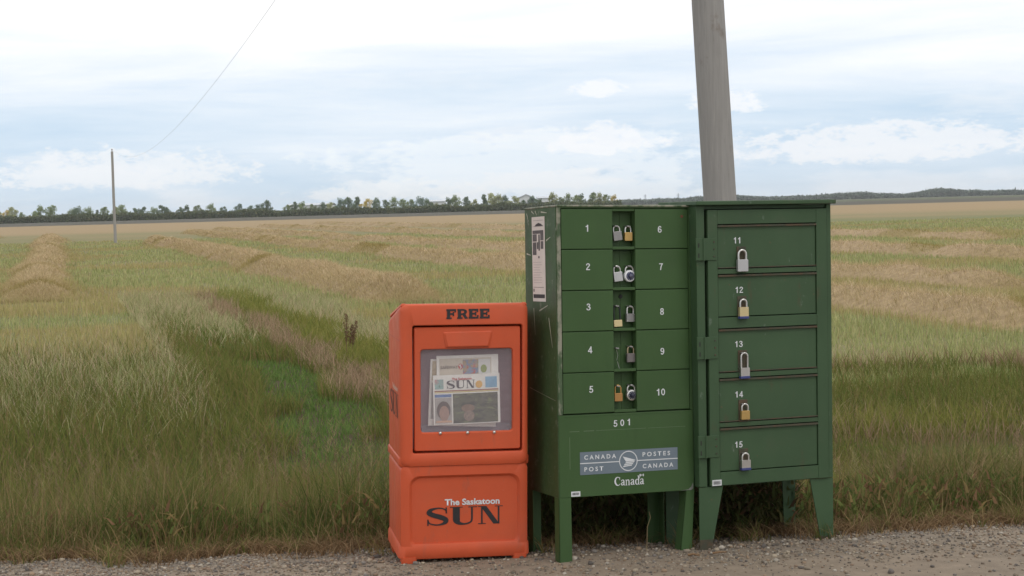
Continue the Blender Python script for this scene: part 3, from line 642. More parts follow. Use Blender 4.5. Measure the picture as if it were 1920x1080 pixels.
# farm sheds behind the treeline
WALLW = mat('shed_wall', srgb(206, 208, 208), .6, var=.06, vscale=.5); ROOFW = mat('shed_roof', srgb(188, 194, 200), .45, var=.05, vscale=.4); DOORW = mat('shed_door', srgb(120, 128, 136), .6)
def shed(px0, px1, top, eave, depth, label, gable_front=False):
    a = place(px0, 395, depth); b = place(px1, 395, depth); w = b.x-a.x; cx = (a.x+b.x)/2
    ht = place((px0+px1)/2, top, depth).z + .9; he = place((px0+px1)/2, eave, depth).z + .9; d = 24.
    root = empty('farm_shed', Matrix.Translation((cx, depth, -.9)))
    h2 = w/2
    if gable_front:
        MB().prism([(-h2, 0), (h2, 0), (h2, he), (0, ht-.15), (-h2, he)], 0, d).build('wall', WALLW, root)
        for s in (-1, 1): MB().prism([(0, ht-.1), (s*(h2+.5), he-.25), (s*(h2+.5), he+.1), (0, ht+.25)][::s], -.6, d+.6).build('roof_slope', ROOFW, root)
    else:
        MB().box(-h2, h2, 0, d, 0, he).build('wall', WALLW, root)
        for y0, y1 in ((-.5, d/2), (d+.5, d/2)):
            MB().add([(-h2-.5, y0, he-.05), (h2+.5, y0, he-.05), (h2+.5, y1, ht), (-h2-.5, y1, ht), (-h2-.5, y0, he+.2), (h2+.5, y0, he+.2), (h2+.5, y1, ht+.25), (-h2-.5, y1, ht+.25)],
                     [(0,3,2,1),(4,5,6,7),(0,1,5,4),(1,2,6,5),(2,3,7,6),(3,0,4,7)]).build('roof_slope', ROOFW, root)
    MB().box(-2.5, 2.5, -.12, -.02, 0, 4.6).build('door', DOORW, root)
    tag(root, label, 'shed')
shed(540, 622, 381.5, 385, 1090, 'long pale shed half hidden behind the left end of the treeline')
shed(800, 834, 375.5, 378, 1085, 'low white shed showing through a gap in the treeline')
shed(972, 1002, 364.5, 371, 1110, 'white gabled shed above the back corner of the green cabinet', True)
shed(1009, 1032, 368.5, 371.5, 1090, 'small flat white shed above the green mailbox cabinet')
# transmission pylons on the horizon
PYL = mat('pylon_mat', srgb(150, 158, 166), .5, .3)
def pylon(px, top, depth, label):
    b = place(px, 380, depth); h = place(px, top, depth).z + .9; root = empty('transmission_pylon', Matrix.Translation((b.x, depth, -.9)))
    w = h*.11
    for sx in (-1, 1):
        for sy in (-1, 1): MB().tube([(sx*w, sy*w, 0), (sx*w*.25, sy*w*.25, h*.7), (sx*w*.12, sy*w*.12, h)], .22, 4).build('leg', PYL, root)
    mb = MB()
    for i in range(6):
        t0, t1 = i/6, (i+1)/6; a = w*(1-.8*t0); c = w*(1-.8*t1)
        mb.tube([(-a, -a, h*t0), (c, -c, h*t1)], .12, 4); mb.tube([(a, -a, h*t0), (-c, -c, h*t1)], .12, 4)
    mb.build('lattice', PYL, root)
    for t in (.74, .86): MB().tube([(-h*.17, 0, h*t), (h*.17, 0, h*t)], .2, 4).build('cross_arm', PYL, root)
    tag(root, label, 'pylon', 'pylons on the horizon')
pylon(1210, 364, 2800, 'faint lattice pylon on the horizon above door one and six of the cabinet'.replace('door one and six', 'the numbered doors'))
pylon(1272, 362, 2800, 'faint lattice pylon on the horizon nearest the wooden pole')

# ------------------------------------------------------------------ utility pole and wire
POLE = mat('pole_wood', srgb(150, 147, 143), .85, var=.12, vscale=5., stretch=(9, 9, .45), bump=.5, bscale=10., spec=.2,
           spots=[(26., .60, .78, srgb(112, 106, 100), .55, (3, 3, .16)), (3.2, .62, .74, srgb(104, 84, 66), .55, (1.5, 1.5, 1.2)), (14., .58, .75, srgb(180, 174, 166), .4, (2, 2, .2))])
def pole(p0, p1, r0, r1, label, arm=None):
    d = (p1-p0); root = empty('utility_pole', Matrix.Translation(p0)); zs = np.linspace(0, 1, 26); n = 28; loops = []
    for t in zs:
        c = d*t; r = r0 + (r1-r0)*t
        loops.append([(c.x + (r*(1+.012*math.sin(3*a+5*t)+.008*math.sin(7*a+11*t)))*math.cos(a) + .006*math.sin(t*9), c.y + r*math.sin(a), c.z) for a in [2*math.pi*j/n for j in range(n)]])
    MB().loft(loops).build('shaft', POLE, root, smooth=50)
    MB().tube([d + Vector((0, 0, -.02)), d + Vector((0, 0, .10)), d + Vector((0, 0, .16)), d + Vector((0, 0, .24))], [.03, .03, .07, .04], 10).build('insulator', mat('insulator', srgb(120, 96, 84), .25), root, smooth=40)
    tag(root, label, 'utility pole', 'wooden utility poles'); return p0 + d + Vector((0, 0, .22))
pa, pb = place(1349, 373, 13.7), place(1328, 0, 13.7); dz = (pb-pa)/(pb.z-pa.z)
top1 = pole(pa + dz*(-1.2-pa.z), pa + dz*(7.75-pa.z), .138, .118, 'weathered grey wooden utility pole rising behind the green mailbox cabinets')
top2 = pole(Vector((top1.x-38.2, top1.y+145, -1.1)), Vector((top1.x-38.2, top1.y+145, 7.6)), .14, .11, 'distant wooden utility pole carrying the wire across the field')
pts = [top1.lerp(top2, t) - Vector((0, 0, 4*2.75*t*(1-t))) for t in np.linspace(0, 1, 60)]
mb = MB(); mb.v = [tuple(p-pts[0]) for p in pts]; 
mb = MB().tube([p-pts[0] for p in pts], .0045, 5); w_ = mb.build('overhead_wire', mat('wire', srgb(150, 152, 156), .5, .3)); w_.location = pts[0]
tag(w_, 'thin overhead wire sagging away from the wooden pole across the sky', 'wire')

# ------------------------------------------------------------------ newspaper box
ORANGE = mat('orange_plastic', (.56, .094, .036), .45, var=.07, vscale=5., bump=.05, bscale=240., spec=.28,
             spots=[(3.0, .55, .8, (.40, .070, .036), .5), (30., .66, .74, (.52, .16, .10), .35, (1, 1, 3)), (90., .68, .76, (.24, .05, .03), .5), (2.2, .50, .72, (.44, .105, .055), .55), (16., .60, .70, (.36, .10, .06), .45, (1, 1, .4)), (120., .66, .70, (.60, .26, .18), .6, (1, 1, 4))])
ORANGE_IN = mat('orange_plastic_inside', (.45, .11, .08), .6, var=.1, vscale=6.)
INK = mat('black_ink', srgb(40, 38, 40), .5, var=.1, vscale=40); WHITE = mat('white_vinyl', srgb(206, 208, 210), .45, var=.06, vscale=60)
MB_ = frame_matrix((-.517, 7.39, .0), 10.48, .9, 1.32)
def newsbox():
    W, D = .569, .453
    root = empty('newspaper_box', MB_); tag(root, 'orange red plastic newspaper box marked FREE standing on the gravel', 'newspaper box')
    # upper housing with the open cavity
    n = 5; L_ = []
    for y, x0, x1, z0, z1, r in [(D, .016, W-.016, .45, 1.035, .03), (D-.012, .004, W-.004, .44, 1.052, .035), (D-.03, 0, W, .44, 1.060, .036), (.05, 0, W, .426, 1.134, .03), (.028, .0, W, .424, 1.139, .03),
                                 (.012, .003, W-.003, .425, 1.138, .03), (.004, .009, W-.009, .430, 1.133, .03), (.0, .020, W-.020, .442, 1.120, .03),
                                 (.0, .050, .545, .480, 1.049, .012), (.003, .0545, .5415, .4845, 1.0455, .010), (.05, .056, .540, .486, 1.044, .010), (.40, .058, .538, .488, 1.0, .010)]:
        L_.append(rr(x0, x1, z0, z1, r, n, y))
    MB().loft(L_).build('upper_housing', ORANGE, root, smooth=35)
    # raised side rims of the sloping lid
    for x0, x1 in ((.003, .034), (W-.034, W-.003)):
        mb = MB(); mb.add([(x0, .012, 1.128), (x1, .012, 1.128), (x1, D-.02, 1.05), (x0, D-.02, 1.05), (x0+.006, .016, 1.1425), (x1-.006, .016, 1.1425), (x1-.006, D-.03, 1.070), (x0+.006, D-.03, 1.070)],
                          [(0,3,2,1),(4,5,6,7),(0,1,5,4),(1,2,6,5),(2,3,7,6),(3,0,4,7)])
        mb.build('lid_rim', ORANGE, root, bevel=.006, seg=3)
    # belt
    MB().loft([rr(.012, W-.012, .432, .462, .012, n, D+.008), rr(-.003, W+.003, .423, .468, .012, n, D-.004), rr(-.004, W+.004, .421, .472, .014, n, .05), rr(-.003, W+.003, .422, .472, .014, n, .022), rr(.008, W-.008, .430, .468, .014, n, .012)]).build('belt', ORANGE, root, smooth=50)
    # lower base with the sunk panel
    L_ = []
    for y, x0, x1, z0, z1, r in [(D, .014, W-.014, .03, .43, .03), (D-.02, .0, W, .021, .435, .03), (.03, 0, W, .019, .435, .03), (.016, .004, W-.004, .021, .435, .03), (.009, .018, W-.018, .030, .435, .03),
                                 (.008, .040, .532, .060, .386, .045), (.012, .044, .528, .065, .382, .045), (.021, .052, .520, .074, .374, .040)]:
        L_.append(rr(x0, x1, z0, z1, r, n, y))
    MB().loft(L_).build('lower_base', ORANGE, root, smooth=35)
    # flared skirt on the flanks
    def plan(x0, x1, y0, y1, r, z): return [(p[0], p[1], z) for p in rr(x0, x1, y0, y1, r, n)]
    MB().loft([plan(-.001, W+.001, .010, D+.004, .03, .018), plan(-.007, W+.007, .006, D+.008, .03, .023), plan(-.006, W+.006, .007, D+.007, .03, .072), plan(-.001, W+.001, .012, D, .03, .084)]).build('skirt', ORANGE, root, smooth=40)
    for x0, x1 in ((.004, .074), (W-.070, W-.004)):
        for y0 in (.004, D-.08):
            MB().loft([plan(x0+.006, x1-.012, y0+.006, y0+.066, .012, -.03), plan(x0, x1-.004, y0, y0+.072, .014, -.012), plan(x0, x1, y0, y0+.075, .014, .028)]).build('foot', ORANGE, root, smooth=40)
    # door
    door = []
    for y, x0, x1, z0, z1, r in [(.034, .0625, .5345, .494, 1.0375, .010), (.015, .0625, .5345, .494, 1.0375, .010), (.010, .066, .531, .4975, 1.034, .010), (.011, .088, .503, .570, .943, .016), (.016, .092, .499, .574, .939, .014), (.030, .093, .498, .575, .938, .014)]:
        door.append(rr(x0, x1, z0, z1, r, n, y))
    d = MB().loft(door, False, False); d.loft([door[0], door[-1]], False, False)
    dr = d.build('door', ORANGE, root, smooth=35)
    MB().loft([[(.186, .0105, 1.018), (.200, .0105, .944), (.397, .0105, .945), (.413, .0105, 1.020)][::-1], [(.200, .006, 1.012), (.212, .001, .951), (.385, .001, .952), (.399, .006, 1.014)][::-1]]).build('handle', ORANGE, dr, bevel=.004, seg=3)
    # scuffed clear window
    g = bpy.data.materials.new('scuffed_acrylic'); g.use_nodes = True; nt = g.node_tree; N = nt.nodes; Lk = nt.links
    tr = N.new('ShaderNodeBsdfTransparent'); tr.inputs[0].default_value = (1, 1, 1, 1); df = N.new('ShaderNodeBsdfDiffuse'); df.inputs[0].default_value = (.66, .60, .66, 1)
    gl = N.new('ShaderNodeBsdfGlossy'); gl.inputs['Roughness'].default_value = .12; gl.inputs[0].default_value = (.9, .9, .9, 1)
    nz = N.new('ShaderNodeTexNoise'); nz.inputs['Scale'].default_value = 14; nz.inputs['Detail'].default_value = 8
    mr = N.new('ShaderNodeMapRange'); Lk.new(nz.outputs['Fac'], mr.inputs[0]); mr.inputs[1].default_value = .3; mr.inputs[2].default_value = .7; mr.inputs[3].default_value = .07; mr.inputs[4].default_value = .13
    m1 = N.new('ShaderNodeMixShader'); Lk.new(mr.outputs[0], m1.inputs[0]); Lk.new(tr.outputs[0], m1.inputs[1]); Lk.new(df.outputs[0], m1.inputs[2])
    m2 = N.new('ShaderNodeMixShader'); m2.inputs[0].default_value = .05; Lk.new(m1.outputs[0], m2.inputs[1]); Lk.new(gl.outputs[0], m2.inputs[2]); Lk.new(m2.outputs[0], N['Material Output'].inputs[0])
    MB().box(.088, .503, .024, .027, .570, .943).build('window_pane', g, dr)
    for x, z in ((.177, .5715), (.298, .5705), (.417, .5695)):
        mb = MB(); prof = [(.0075, .011), (.0072, .008), (.005, .0055), (.002, .0045)]
        mb.loft([[(x + r*math.cos(2*math.pi*j/10), y, z + r*math.sin(2*math.pi*j/10)) for j in range(10)] for r, y in prof]).build('rivet', mat('steel', srgb(210, 208, 204), .3, .9), dr, smooth=60)
    MB().box(.10, .50, .085, .090, .50, .600).box(.10, .104, .04, .085, .50, .585).box(.496, .50, .04, .085, .50, .585).build('paper_holder', mat('holder', srgb(150, 140, 150), .5), root)
    MB().box(.060, .536, .100, .104, .491, .990).build('haze_backing', mat('mauve_haze_tone', srgb(160, 132, 142), .6, var=.08, vscale=8.), root)  # added panel, its mauve standing in for the haze seen in the window
    # lettering
    free_word(.204, 1.073, .191, .043, -.0022, 'free_lettering', INK, root)
    text('title_lettering', 'The Saskatoon', WHITE, root, .3195, .264, .245, .0285, .0190, bold=.03)
    sun_word(.112, .162, .344, .080, .0193, 'sun_lettering', INK, root)
    # side lettering on the left flank
    g = Glyphs(0, 0, 1, 1, 0); x0 = -.0012
    for nm, o in (('side_lettering', sun_word(0, 0, .30, .105, 0, 'side_lettering', mat('faded_ink', srgb(92, 52, 34), .6, var=.35, vscale=30), root)), ('side_title', text('side_title', 'The Saskatoon', mat('faded_white', srgb(214, 170, 150), .6, var=.2, vscale=40), root, .19, .128, .20, .024, 0, bold=.03))):
        me = o.data
        for v in me.vertices:
            x, y, z = v.co; v.co = (x0 - .0003 + min(0, -y*.0), .365 - x, z + .632)
    MB().box(-.0008, .0002, .02, .40, .9785, .9800).build('mould_seam', mat('orange_seam', (.40, .06, .03), .5), root)
newsbox()
def newspapers():
    PAPER = mat('newsprint', srgb(236, 234, 228), .8, var=.05, vscale=30, spots=[(60., .6, .8, srgb(170, 168, 164), .3)])
    def sheet(name, x0, x1, z0, z1, y, tilt, label):
        M = MB_ @ Matrix.Translation((x0, y, z0)) @ Matrix.Rotation(rad(tilt), 4, 'Y')
        root = empty(name, M); w, h = x1-x0, z1-z0; loops = []
        for i in range(9):
            t = i/8; bow = .004*math.sin(t*math.pi); loops.append([(w*t, -.004-bow, 0), (w*t, .002-bow, 0), (w*t, .002-bow, h), (w*t, -.004-bow, h)])
        MB().loft(loops).build('folded_sheets', PAPER, root, smooth=30); tag(root, label, 'newspaper'); return root, w, h
    def pq(root, name, x0, x1, z0, z1, m, w, lift=.0006):
        k = 7; mb = MB(); v = []
        for i in range(k):
            x = x0 + (x1-x0)*i/(k-1); y = -.004-.004*math.sin(x/w*math.pi)-lift; v.append((x, y, z0)); v.append((x, y, z1))
        return mb.add(v, [(2*i, 2*i+2, 2*i+3, 2*i+1) for i in range(k-1)]).build(name, m, root)
    r, w, h = sheet('newspaper', .130, .432, .60, .893, .062, 2.4, 'folded newspaper at the back of the box window, its left edge showing')
    pq(r, 'printed_column', .008, .05, .20, .285, mat('print_tan', srgb(186, 172, 142), .8, var=.25, vscale=60), w)
    pq(r, 'printed_text', .010, .028, .03, .19, mat('print_grey', srgb(168, 166, 162), .8, var=.2, vscale=120), w)
    r, w, h = sheet('newspaper', .170, .444, .66, .907, .051, -.8, 'grocery flyer sticking up behind the front newspaper in the window')
    pq(r, 'ad_panel', .012, .243, .145, .235, mat('print_cream', srgb(206, 196, 180), .8, var=.05, vscale=30), w)
    pq(r, 'ad_band', .012, .243, .128, .145, mat('print_maroon', srgb(150, 112, 104), .8, var=.3, vscale=40), w, .0009)
    pq(r, 'colour_picture', .115, .185, .165, .228, mat('print_mixed', srgb(170, 150, 120), .8, spots=[(50., .45, .55, srgb(110, 140, 180), .8), (70., .55, .6, srgb(200, 90, 70), .8), (90., .58, .62, srgb(110, 140, 80), .8)]), w, .0012)
    pq(r, 'white_card', .185, .238, .160, .228, mat('print_white', srgb(216, 216, 214), .8), w, .0013)
    MB().flat([(.208+.014*math.cos(a), .186+.018*math.sin(a)) for a in np.linspace(0, 2*math.pi, 16, endpoint=False)], -.0092).build('green_blob', mat('print_green', srgb(140, 156, 84), .8), r)
    text('shop_lettering', 'SAFEWAY', mat('print_ink', srgb(98, 92, 90), .8), r, .055, .196, .078, .014, -.0086, bold=.01)
    MB().flat([(.105+.010*math.cos(a), .198+.013*math.sin(a)) for a in np.linspace(0, 2*math.pi, 14, endpoint=False)], -.0090).build('shop_mark', mat('print_red', srgb(190, 60, 60), .8), r)
    ribbon(mb := MB(), [(.109, .206, .0018), (.101, .203, .0025), (.108, .195, .0025), (.102, .189, .0018)], -.0094); mb.build('shop_mark_swirl', mat('print_white', srgb(216, 216, 214), .8), r)
    r, w, h = sheet('newspaper', .153, .449, .604, .822, .040, -1.2, 'front newspaper with a SUN masthead and two photographs behind the window')
    sun_word(.058, .158, .128, .036, -.0096, 'masthead', mat('print_dark', srgb(74, 74, 80), .8), r)
    text('masthead_title', 'The Saskatoon', mat('print_red', srgb(190, 60, 60), .8), r, .127, .2005, .088, .0105, -.0096, bold=.03)
    MB().flat([(.203+.0155*math.cos(a), .173+.0165*math.sin(a)) for a in np.linspace(0, 2*math.pi, 20, endpoint=False)], -.0090).build('sun_disc', mat('print_orange', srgb(224, 178, 98), .8), r)
    pq(r, 'teaser_box', .232, .284, .157, .205, mat('print_blue', srgb(128, 174, 204), .8, var=.18, vscale=70), w)
    pq(r, 'teaser_picture', .008, .046, .157, .200, mat('print_teal', srgb(150, 180, 176), .8, spots=[(45., .5, .6, srgb(200, 150, 150), .8), (60., .55, .62, srgb(90, 120, 110), .8)]), w)
    pq(r, 'rule', .006, .290, .146, .151, mat('print_brown', srgb(158, 104, 80), .8), w); pq(r, 'rule', .006, .290, .1405, .1445, mat('print_yellow', srgb(206, 186, 120), .8), w)
    pq(r, 'story_heading', .006, .080, .121, .134, mat('print_navy', srgb(98, 128, 176), .8, var=.2, vscale=80), w)
    pq(r, 'portrait_photo', .006, .080, .008, .119, mat('print_skyblue', srgb(172, 168, 164), .8, var=.1, vscale=30), w)
    def ell(cx, cz, rx, rz, y): return MB().flat([(cx+rx*math.cos(a), cz+rz*math.sin(a)) for a in np.linspace(0, 2*math.pi, 20, endpoint=False)], y)
    ell(.044, .064, .030, .040, -.0088).build('printed_hair', mat('print_hair', srgb(98, 88, 84), .8, var=.2, vscale=60), r); ell(.046, .050, .0215, .034, -.0091).build('printed_face', mat('print_skin', srgb(168, 138, 124), .8, var=.14, vscale=45), r)
    pq(r, 'caption', .010, .078, .010, .019, mat('print_pink', srgb(206, 170, 146), .8), w, .0060)
    pq(r, 'main_photo', .086, .286, .004, .135, mat('print_field', srgb(92, 98, 80), .8, spots=[(16., .5, .62, srgb(62, 66, 64), .9, (1, 1, 2)), (22., .56, .64, srgb(120, 130, 92), .8, (1, 1, 2.5))]), w)
    ell(.152, .070, .030, .017, -.0100).build('printed_hat', mat('print_skin2', srgb(132, 112, 96), .8, var=.2, vscale=50), r); ell(.156, .036, .024, .024, -.0103).build('printed_shirt', mat('print_shirt', srgb(140, 124, 112), .8, var=.4, vscale=90), r)
newspapers()

# ------------------------------------------------------------------ green mailbox cabinets
GREEN = mat('green_paint', (.046, .092, .031), .45, var=.12, vscale=2.2, bump=.22, bscale=5., spec=.25,
            spots=[(4., .52, .76, (.050, .082, .036), .6), (9., .58, .74, (.030, .062, .022), .5, (1, 1, .35)), (60., .715, .75, (.19, .24, .17), .5, (1, 1, 2.5)), (45., .735, .77, (.08, .04, .016), .7)])
GREEN_SIDE = mat('green_paint_worn_reflect', (.040, .080, .028), .5, var=.22, vscale=2.6, spec=.35,  # worn and dirty; brown-dark tone also paints in the orange box's reflection
            spots=[(5., .50, .72, (.055, .046, .028), .75, (1, 1, .6)), (30., .64, .70, (.32, .34, .28), .6, (1, 1, .35)), (55., .70, .74, (.10, .05, .02), .8), (70., .60, .66, (.30, .32, .26), .5, (1, 6, .5)), (14., .60, .68, (.26, .27, .21), .45)])
GREEN_EDGE = mat('green_paint_chipped', (.050, .088, .036), .5, var=.2, vscale=12., spots=[(18., .42, .56, (.30, .28, .22), .8, (1, 1, .5)), (60., .6, .68, (.09, .05, .025), .8)])
GREEN2 = mat('green_paint_faded', (.043, .084, .038), .5, var=.16, vscale=3., bump=.05, bscale=200., spec=.35,
            spots=[(6., .56, .78, (.058, .072, .042), .6), (40., .66, .72, (.12, .075, .04), .6), (25., .64, .72, (.2, .24, .2), .5, (1, 1, .5)), (16., .60, .70, (.085, .055, .03), .5, (1, 1, .3))])
RUST = mat('rusty_green', (.05, .053, .032), .75, var=.2, vscale=10., spots=[(22., .42, .60, (.09, .052, .028), .8)])
DARK = mat('dark_gap', srgb(34, 38, 32), .8); STEEL = mat('steel', srgb(210, 208, 204), .3, .9); DSTEEL = mat('dull_steel', srgb(150, 148, 146), .45, .8, var=.1, vscale=60)
BRASS = mat('brass', srgb(188, 156, 98), .42, .7, var=.12, vscale=60); PBRASS = mat('pale_brass', srgb(214, 196, 150), .4, .6); OBRASS = mat('old_brass', srgb(176, 132, 80), .45, .6)
BLUEP = mat('blue_plastic', srgb(58, 66, 118), .4); WHITEP = mat('white_enamel', srgb(226, 226, 228), .25, .1); BLACKP = mat('black_dial', srgb(40, 42, 58), .3)
SIGN = mat('grey_blue_vinyl', srgb(104, 116, 126), .5, var=.05, vscale=20)
MK = frame_matrix((.176, 7.355, 0), 20.53, -1.72, 1.47)
ROWS = [1.536, 1.3585, 1.179, .9995, .820, .6405]
def emblem(root):
    MB().flat([(.101, .373), (.573, .374), (.573, .473), (.101, .473)], -.0012).build('sign_plate', SIGN, root)
    sp = [o for o in root.children if o.name.startswith('sign_plate')][0]
    y = -.0022; cx, cz, R_ = .332, .424, .0445
    mb = MB(); rect(mb, .101, cx-R_+.001, .4215, .4255, y); rect(mb, cx+R_-.001, .573, .4215, .4255, y); mb.build('sign_line', WHITE, sp)
    mb = MB(); k = 36; v = []
    for i in range(k): a = 2*math.pi*i/k; v += [(cx+R_*math.cos(a), y, cz+R_*math.sin(a)), (cx+(R_-.004)*math.cos(a), y, cz+(R_-.004)*math.sin(a))]
    mb.add(v, [(2*i, 2*((i+1) % k), 2*((i+1) % k)+1, 2*i+1) for i in range(k)]).build('sign_ring', WHITE, sp)
    q = .0445/112.; P = lambda L_: [(cx+(a-751)*q, cz-(b-601+(-(a-751)*.045))*q) for a, b in L_]
    mb = MB()
    for poly in ([(682,545),(722,607),(815,606),(840,598)], [(722,612),(830,609),(818,622),(712,626)], [(706,631),(814,627),(803,640),(696,645)], [(693,650),(800,645),(789,657),(682,664)]):
        mb.flat(P(poly), y)
    mb.build('sign_wing', WHITE, sp)
    for s, x0, x1, z in (('CANADA', .121, .273, .449), ('POST', .121, .211, .397), ('POSTES', .401, .536, .449), ('CANADA', .401, .551, .397)):
        wd = x1-x0; k = len(s)
        me = MB()
        o = text('sign_lettering', ' '.join(s), WHITE, sp, (x0+x1)/2, z, wd, .0195, y, bold=.025)
def cabinet_a():
    W, D, ZB, H = .655, .372, .277, 1.552
    root = empty('mailbox_cabinet', MK); tag(root, 'green steel mailbox cabinet with ten numbered doors beside the newspaper box', 'mailbox cabinet')
    MB().box(.0, .004, .001, D, ZB, H-.008).build('side_panel', GREEN_SIDE, root, bevel=.0015); MB().box(W-.004, W, .001, D, ZB, H-.008).build('side_panel', GREEN, root, bevel=.0015)
    MB().box(.004, W-.004, D-.004, D-.0005, ZB, H-.008).build('back_panel', GREEN, root); MB().box(.004, W-.004, .004, D-.004, ZB, ZB+.004).build('floor_panel', GREEN, root)
    MB().box(-.002, W+.002, -.004, D+.003, H-.008, H+.001).build('top_lid', GREEN_EDGE, root, bevel=.003)
    MB().box(.0043, .0235, -.0005, .02, .638, H-.0085).build('front_stile', GREEN_EDGE, root, bevel=.001); MB().box(.6385, W-.0043, -.0005, .02, .638, H-.0085).build('front_stile', GREEN, root, bevel=.001)
    MB().box(.0235, .6385, .001, .02, 1.5385, H-.0085).build('top_rail', GREEN, root)
    MB().box(.0045, W-.0045, .055, .058, .63, H-.009).build('inner_bulkhead', mat('green_inner', (.045, .085, .035), .6), root)  # plain green sheet behind the doors and recesses
    # doors
    nums = [('1', .149, 1.451), ('2', .150, 1.283), ('3', .150, 1.107), ('4', .155, .919), ('5', .158, .746), ('6', .498, 1.445), ('7', .502, 1.279), ('8', .505, 1.080), ('9', .504, .903), ('10', .494, .722)]
    for c, (x0, x1) in enumerate(((.0265, .2695), (.3785, .6365))):
        for i in range(5):
            z1, z0 = ROWS[i]-.0017, ROWS[i+1]+.0017; j = RNG.uniform(-.0006, .0006)
            d = MB().box(x0, x1, j, .017, z0, z1).build('door', GREEN, root, bevel=.0022); t, nx, nz = nums[c*5+i]
            d['label'] = 'green steel door numbered ' + t
            digits('number', t, WHITE, d, nx, nz, .0300, j-.0012)
            MB().box(*((x1-.004, x1-.0005) if c == 0 else (x0+.0005, x0+.004)), .0175, .054, z0+.002, z1-.002).build('door_flange', GREEN, d)
    d1 = [o for o in root.children if o.name.startswith('door')][5]
    MB().flat([(.607+.007*math.cos(a)*(1+.15*math.sin(3*a)), 1.502+.007*math.sin(a)) for a in np.linspace(0, 6.283, 14, endpoint=False)], -.0018).build('rust_spot', mat('rust_patch', (.13, .045, .025), .8, var=.2, vscale=100), d1)
    # recesses between the door columns
    for i in range(5):
        z1, z0 = ROWS[i], ROWS[i+1]
        MB().box(.2705, .3225, .046, .050, z0+.006, z1-.006).build('recess_plate', GREEN, root); MB().box(.3242, .3775, .046, .050, z0+.006, z1-.006).build('recess_plate', GREEN, root)
        MB().box(.2702, .3778, .004, .054, z0-.0015, z0+.011).build('recess_shelf', GREEN, root, bevel=.0015)
    MB().box(.2702, .3778, .004, .054, 1.5255, 1.5365).build('recess_shelf', GREEN, root, bevel=.0015)
    MB().loft([[(.325+r*math.cos(a), y, 1.149+r*math.sin(a)) for a in np.linspace(0, 6.283, 12, endpoint=False)] for r, y in ((.010, .0455), (.009, .042))]).build('screw_head', mat('dark_iron', srgb(44, 46, 42), .6, .5), root)
    # lower panel
    MB().box(.0043, W-.0043, .0, .004, ZB+.0005, .6365).build('lower_panel', GREEN, root, bevel=.0015)
    lp = root.children[-1]
    mb = MB(); rect(mb, .054, .10, .5635, .565, -.0006); rect(mb, .12, .17, .5638, .5655, -.0006); rect(mb, .18, .42, .5642, .5652, -.0006); rect(mb, .43, .614, .5645, .5653, -.0006); rect(mb, .0535, .0548, .40, .54, -.0006)
    mb.build('paint_scratches', mat('scratch', (.16, .22, .13), .6), root)
    MB().box(.030, .620, -.001, .0, .6285, .6300).build('seam_lip', GREEN, root)
    mb = MB(); mb.flat([(.585, .272+.006), (.6, .2795), (.625, .2815), (.640, .294), (.648, .312), (.6495, .285), (.64, .2785)], -.0009); mb.build('bent_corner', mat('bare_metal', srgb(126, 128, 122), .5, .4, var=.2, vscale=40), root)
    for i, ch in enumerate('501'): digits('unit_number', ch, WHITE, root, .272 + i*.033, .5915+.002*i, .0290, -.0012)
    emblem(root)
    canada_word(.262, .3165, .146, .040, -.0016, .0, 'country_wordmark', WHITE, root)
    MB().box(.058, .101, -.0012, -.0002, .281, .303).build('barcode_sticker', WHITE, root)
    mb = MB(); x = .064
    while x < .094:
        w = random.choice([.0008, .0012, .0018]); rect(mb, x, x+w, .287, .298, -.0016); x += w + random.choice([.0008, .0012])
    mb.build('barcode_bars', INK, [o for o in root.children if o.name.startswith('barcode_sticker')][0])
    # legs
    def leg(tx0, tx1, bx0, bx1, y0, y1, zb, side_x, m):
        mb = MB(); mb.prism([(bx0, zb), (bx1, zb), (tx1, ZB), (tx0, ZB)], y0, y0+.004 if y1 > y0 else y0-.004)
        lx, ux = (bx0, tx0) if side_x == 0 else (bx1-.004, tx1-.004)
        mb.add([(lx, y0, zb), (lx+.004, y0, zb), (lx+.004, y1, zb), (lx, y1, zb), (ux, y0, ZB), (ux+.004, y0, ZB), (ux+.004, y1, ZB), (ux, y1, ZB)], [(0,3,2,1),(4,5,6,7),(0,1,5,4),(1,2,6,5),(2,3,7,6),(3,0,4,7)])
        mb.build('leg', m, root)
    leg(.0, .057, .0, .060, .0, .05, -.04, 0, GREEN); leg(.613, .6545, .578, .636, .0, .06, -.04, 0, GREEN)
    leg(.0, .06, .0, .058, D-.002, D-.06, -.14, 0, GREEN); leg(.595, .6545, .595, .6545, D-.002, D-.06, -.14, 1, GREEN)
    # notice taped on the flank
    P = mat('notice_paper', srgb(206, 198, 190), .7, var=.08, vscale=14); K = mat('notice_ink', srgb(92, 88, 88), .8, var=.4, vscale=30)
    # corners (y, z)
    def ypt(u, v_): # u 0 at the rear edge .. 1 at the front edge, v 0 bottom .. 1 top
        return (.282-.156*u - .006*(1-v_), 1.131 + .377*v_)
    def pr(name, u0, u1, v0, v1, m, lift, parent):
        a, b, c, d = ypt(u0, v0), ypt(u1, v0), ypt(u1, v1), ypt(u0, v1)
        return MB().add([(-lift, a[0], a[1]), (-lift, b[0], b[1]), (-lift, c[0], c[1]), (-lift, d[0], d[1])], [(0, 1, 2, 3)]).build(name, m, parent)
    nt_ = pr('paper_notice', 0, 1, 0, 1, P, .0012, root)
    pr('notice_frame', .1, .9, .955, .958, K, .0018, nt_); pr('notice_frame', .1, .9, .885, .888, K, .0018, nt_)
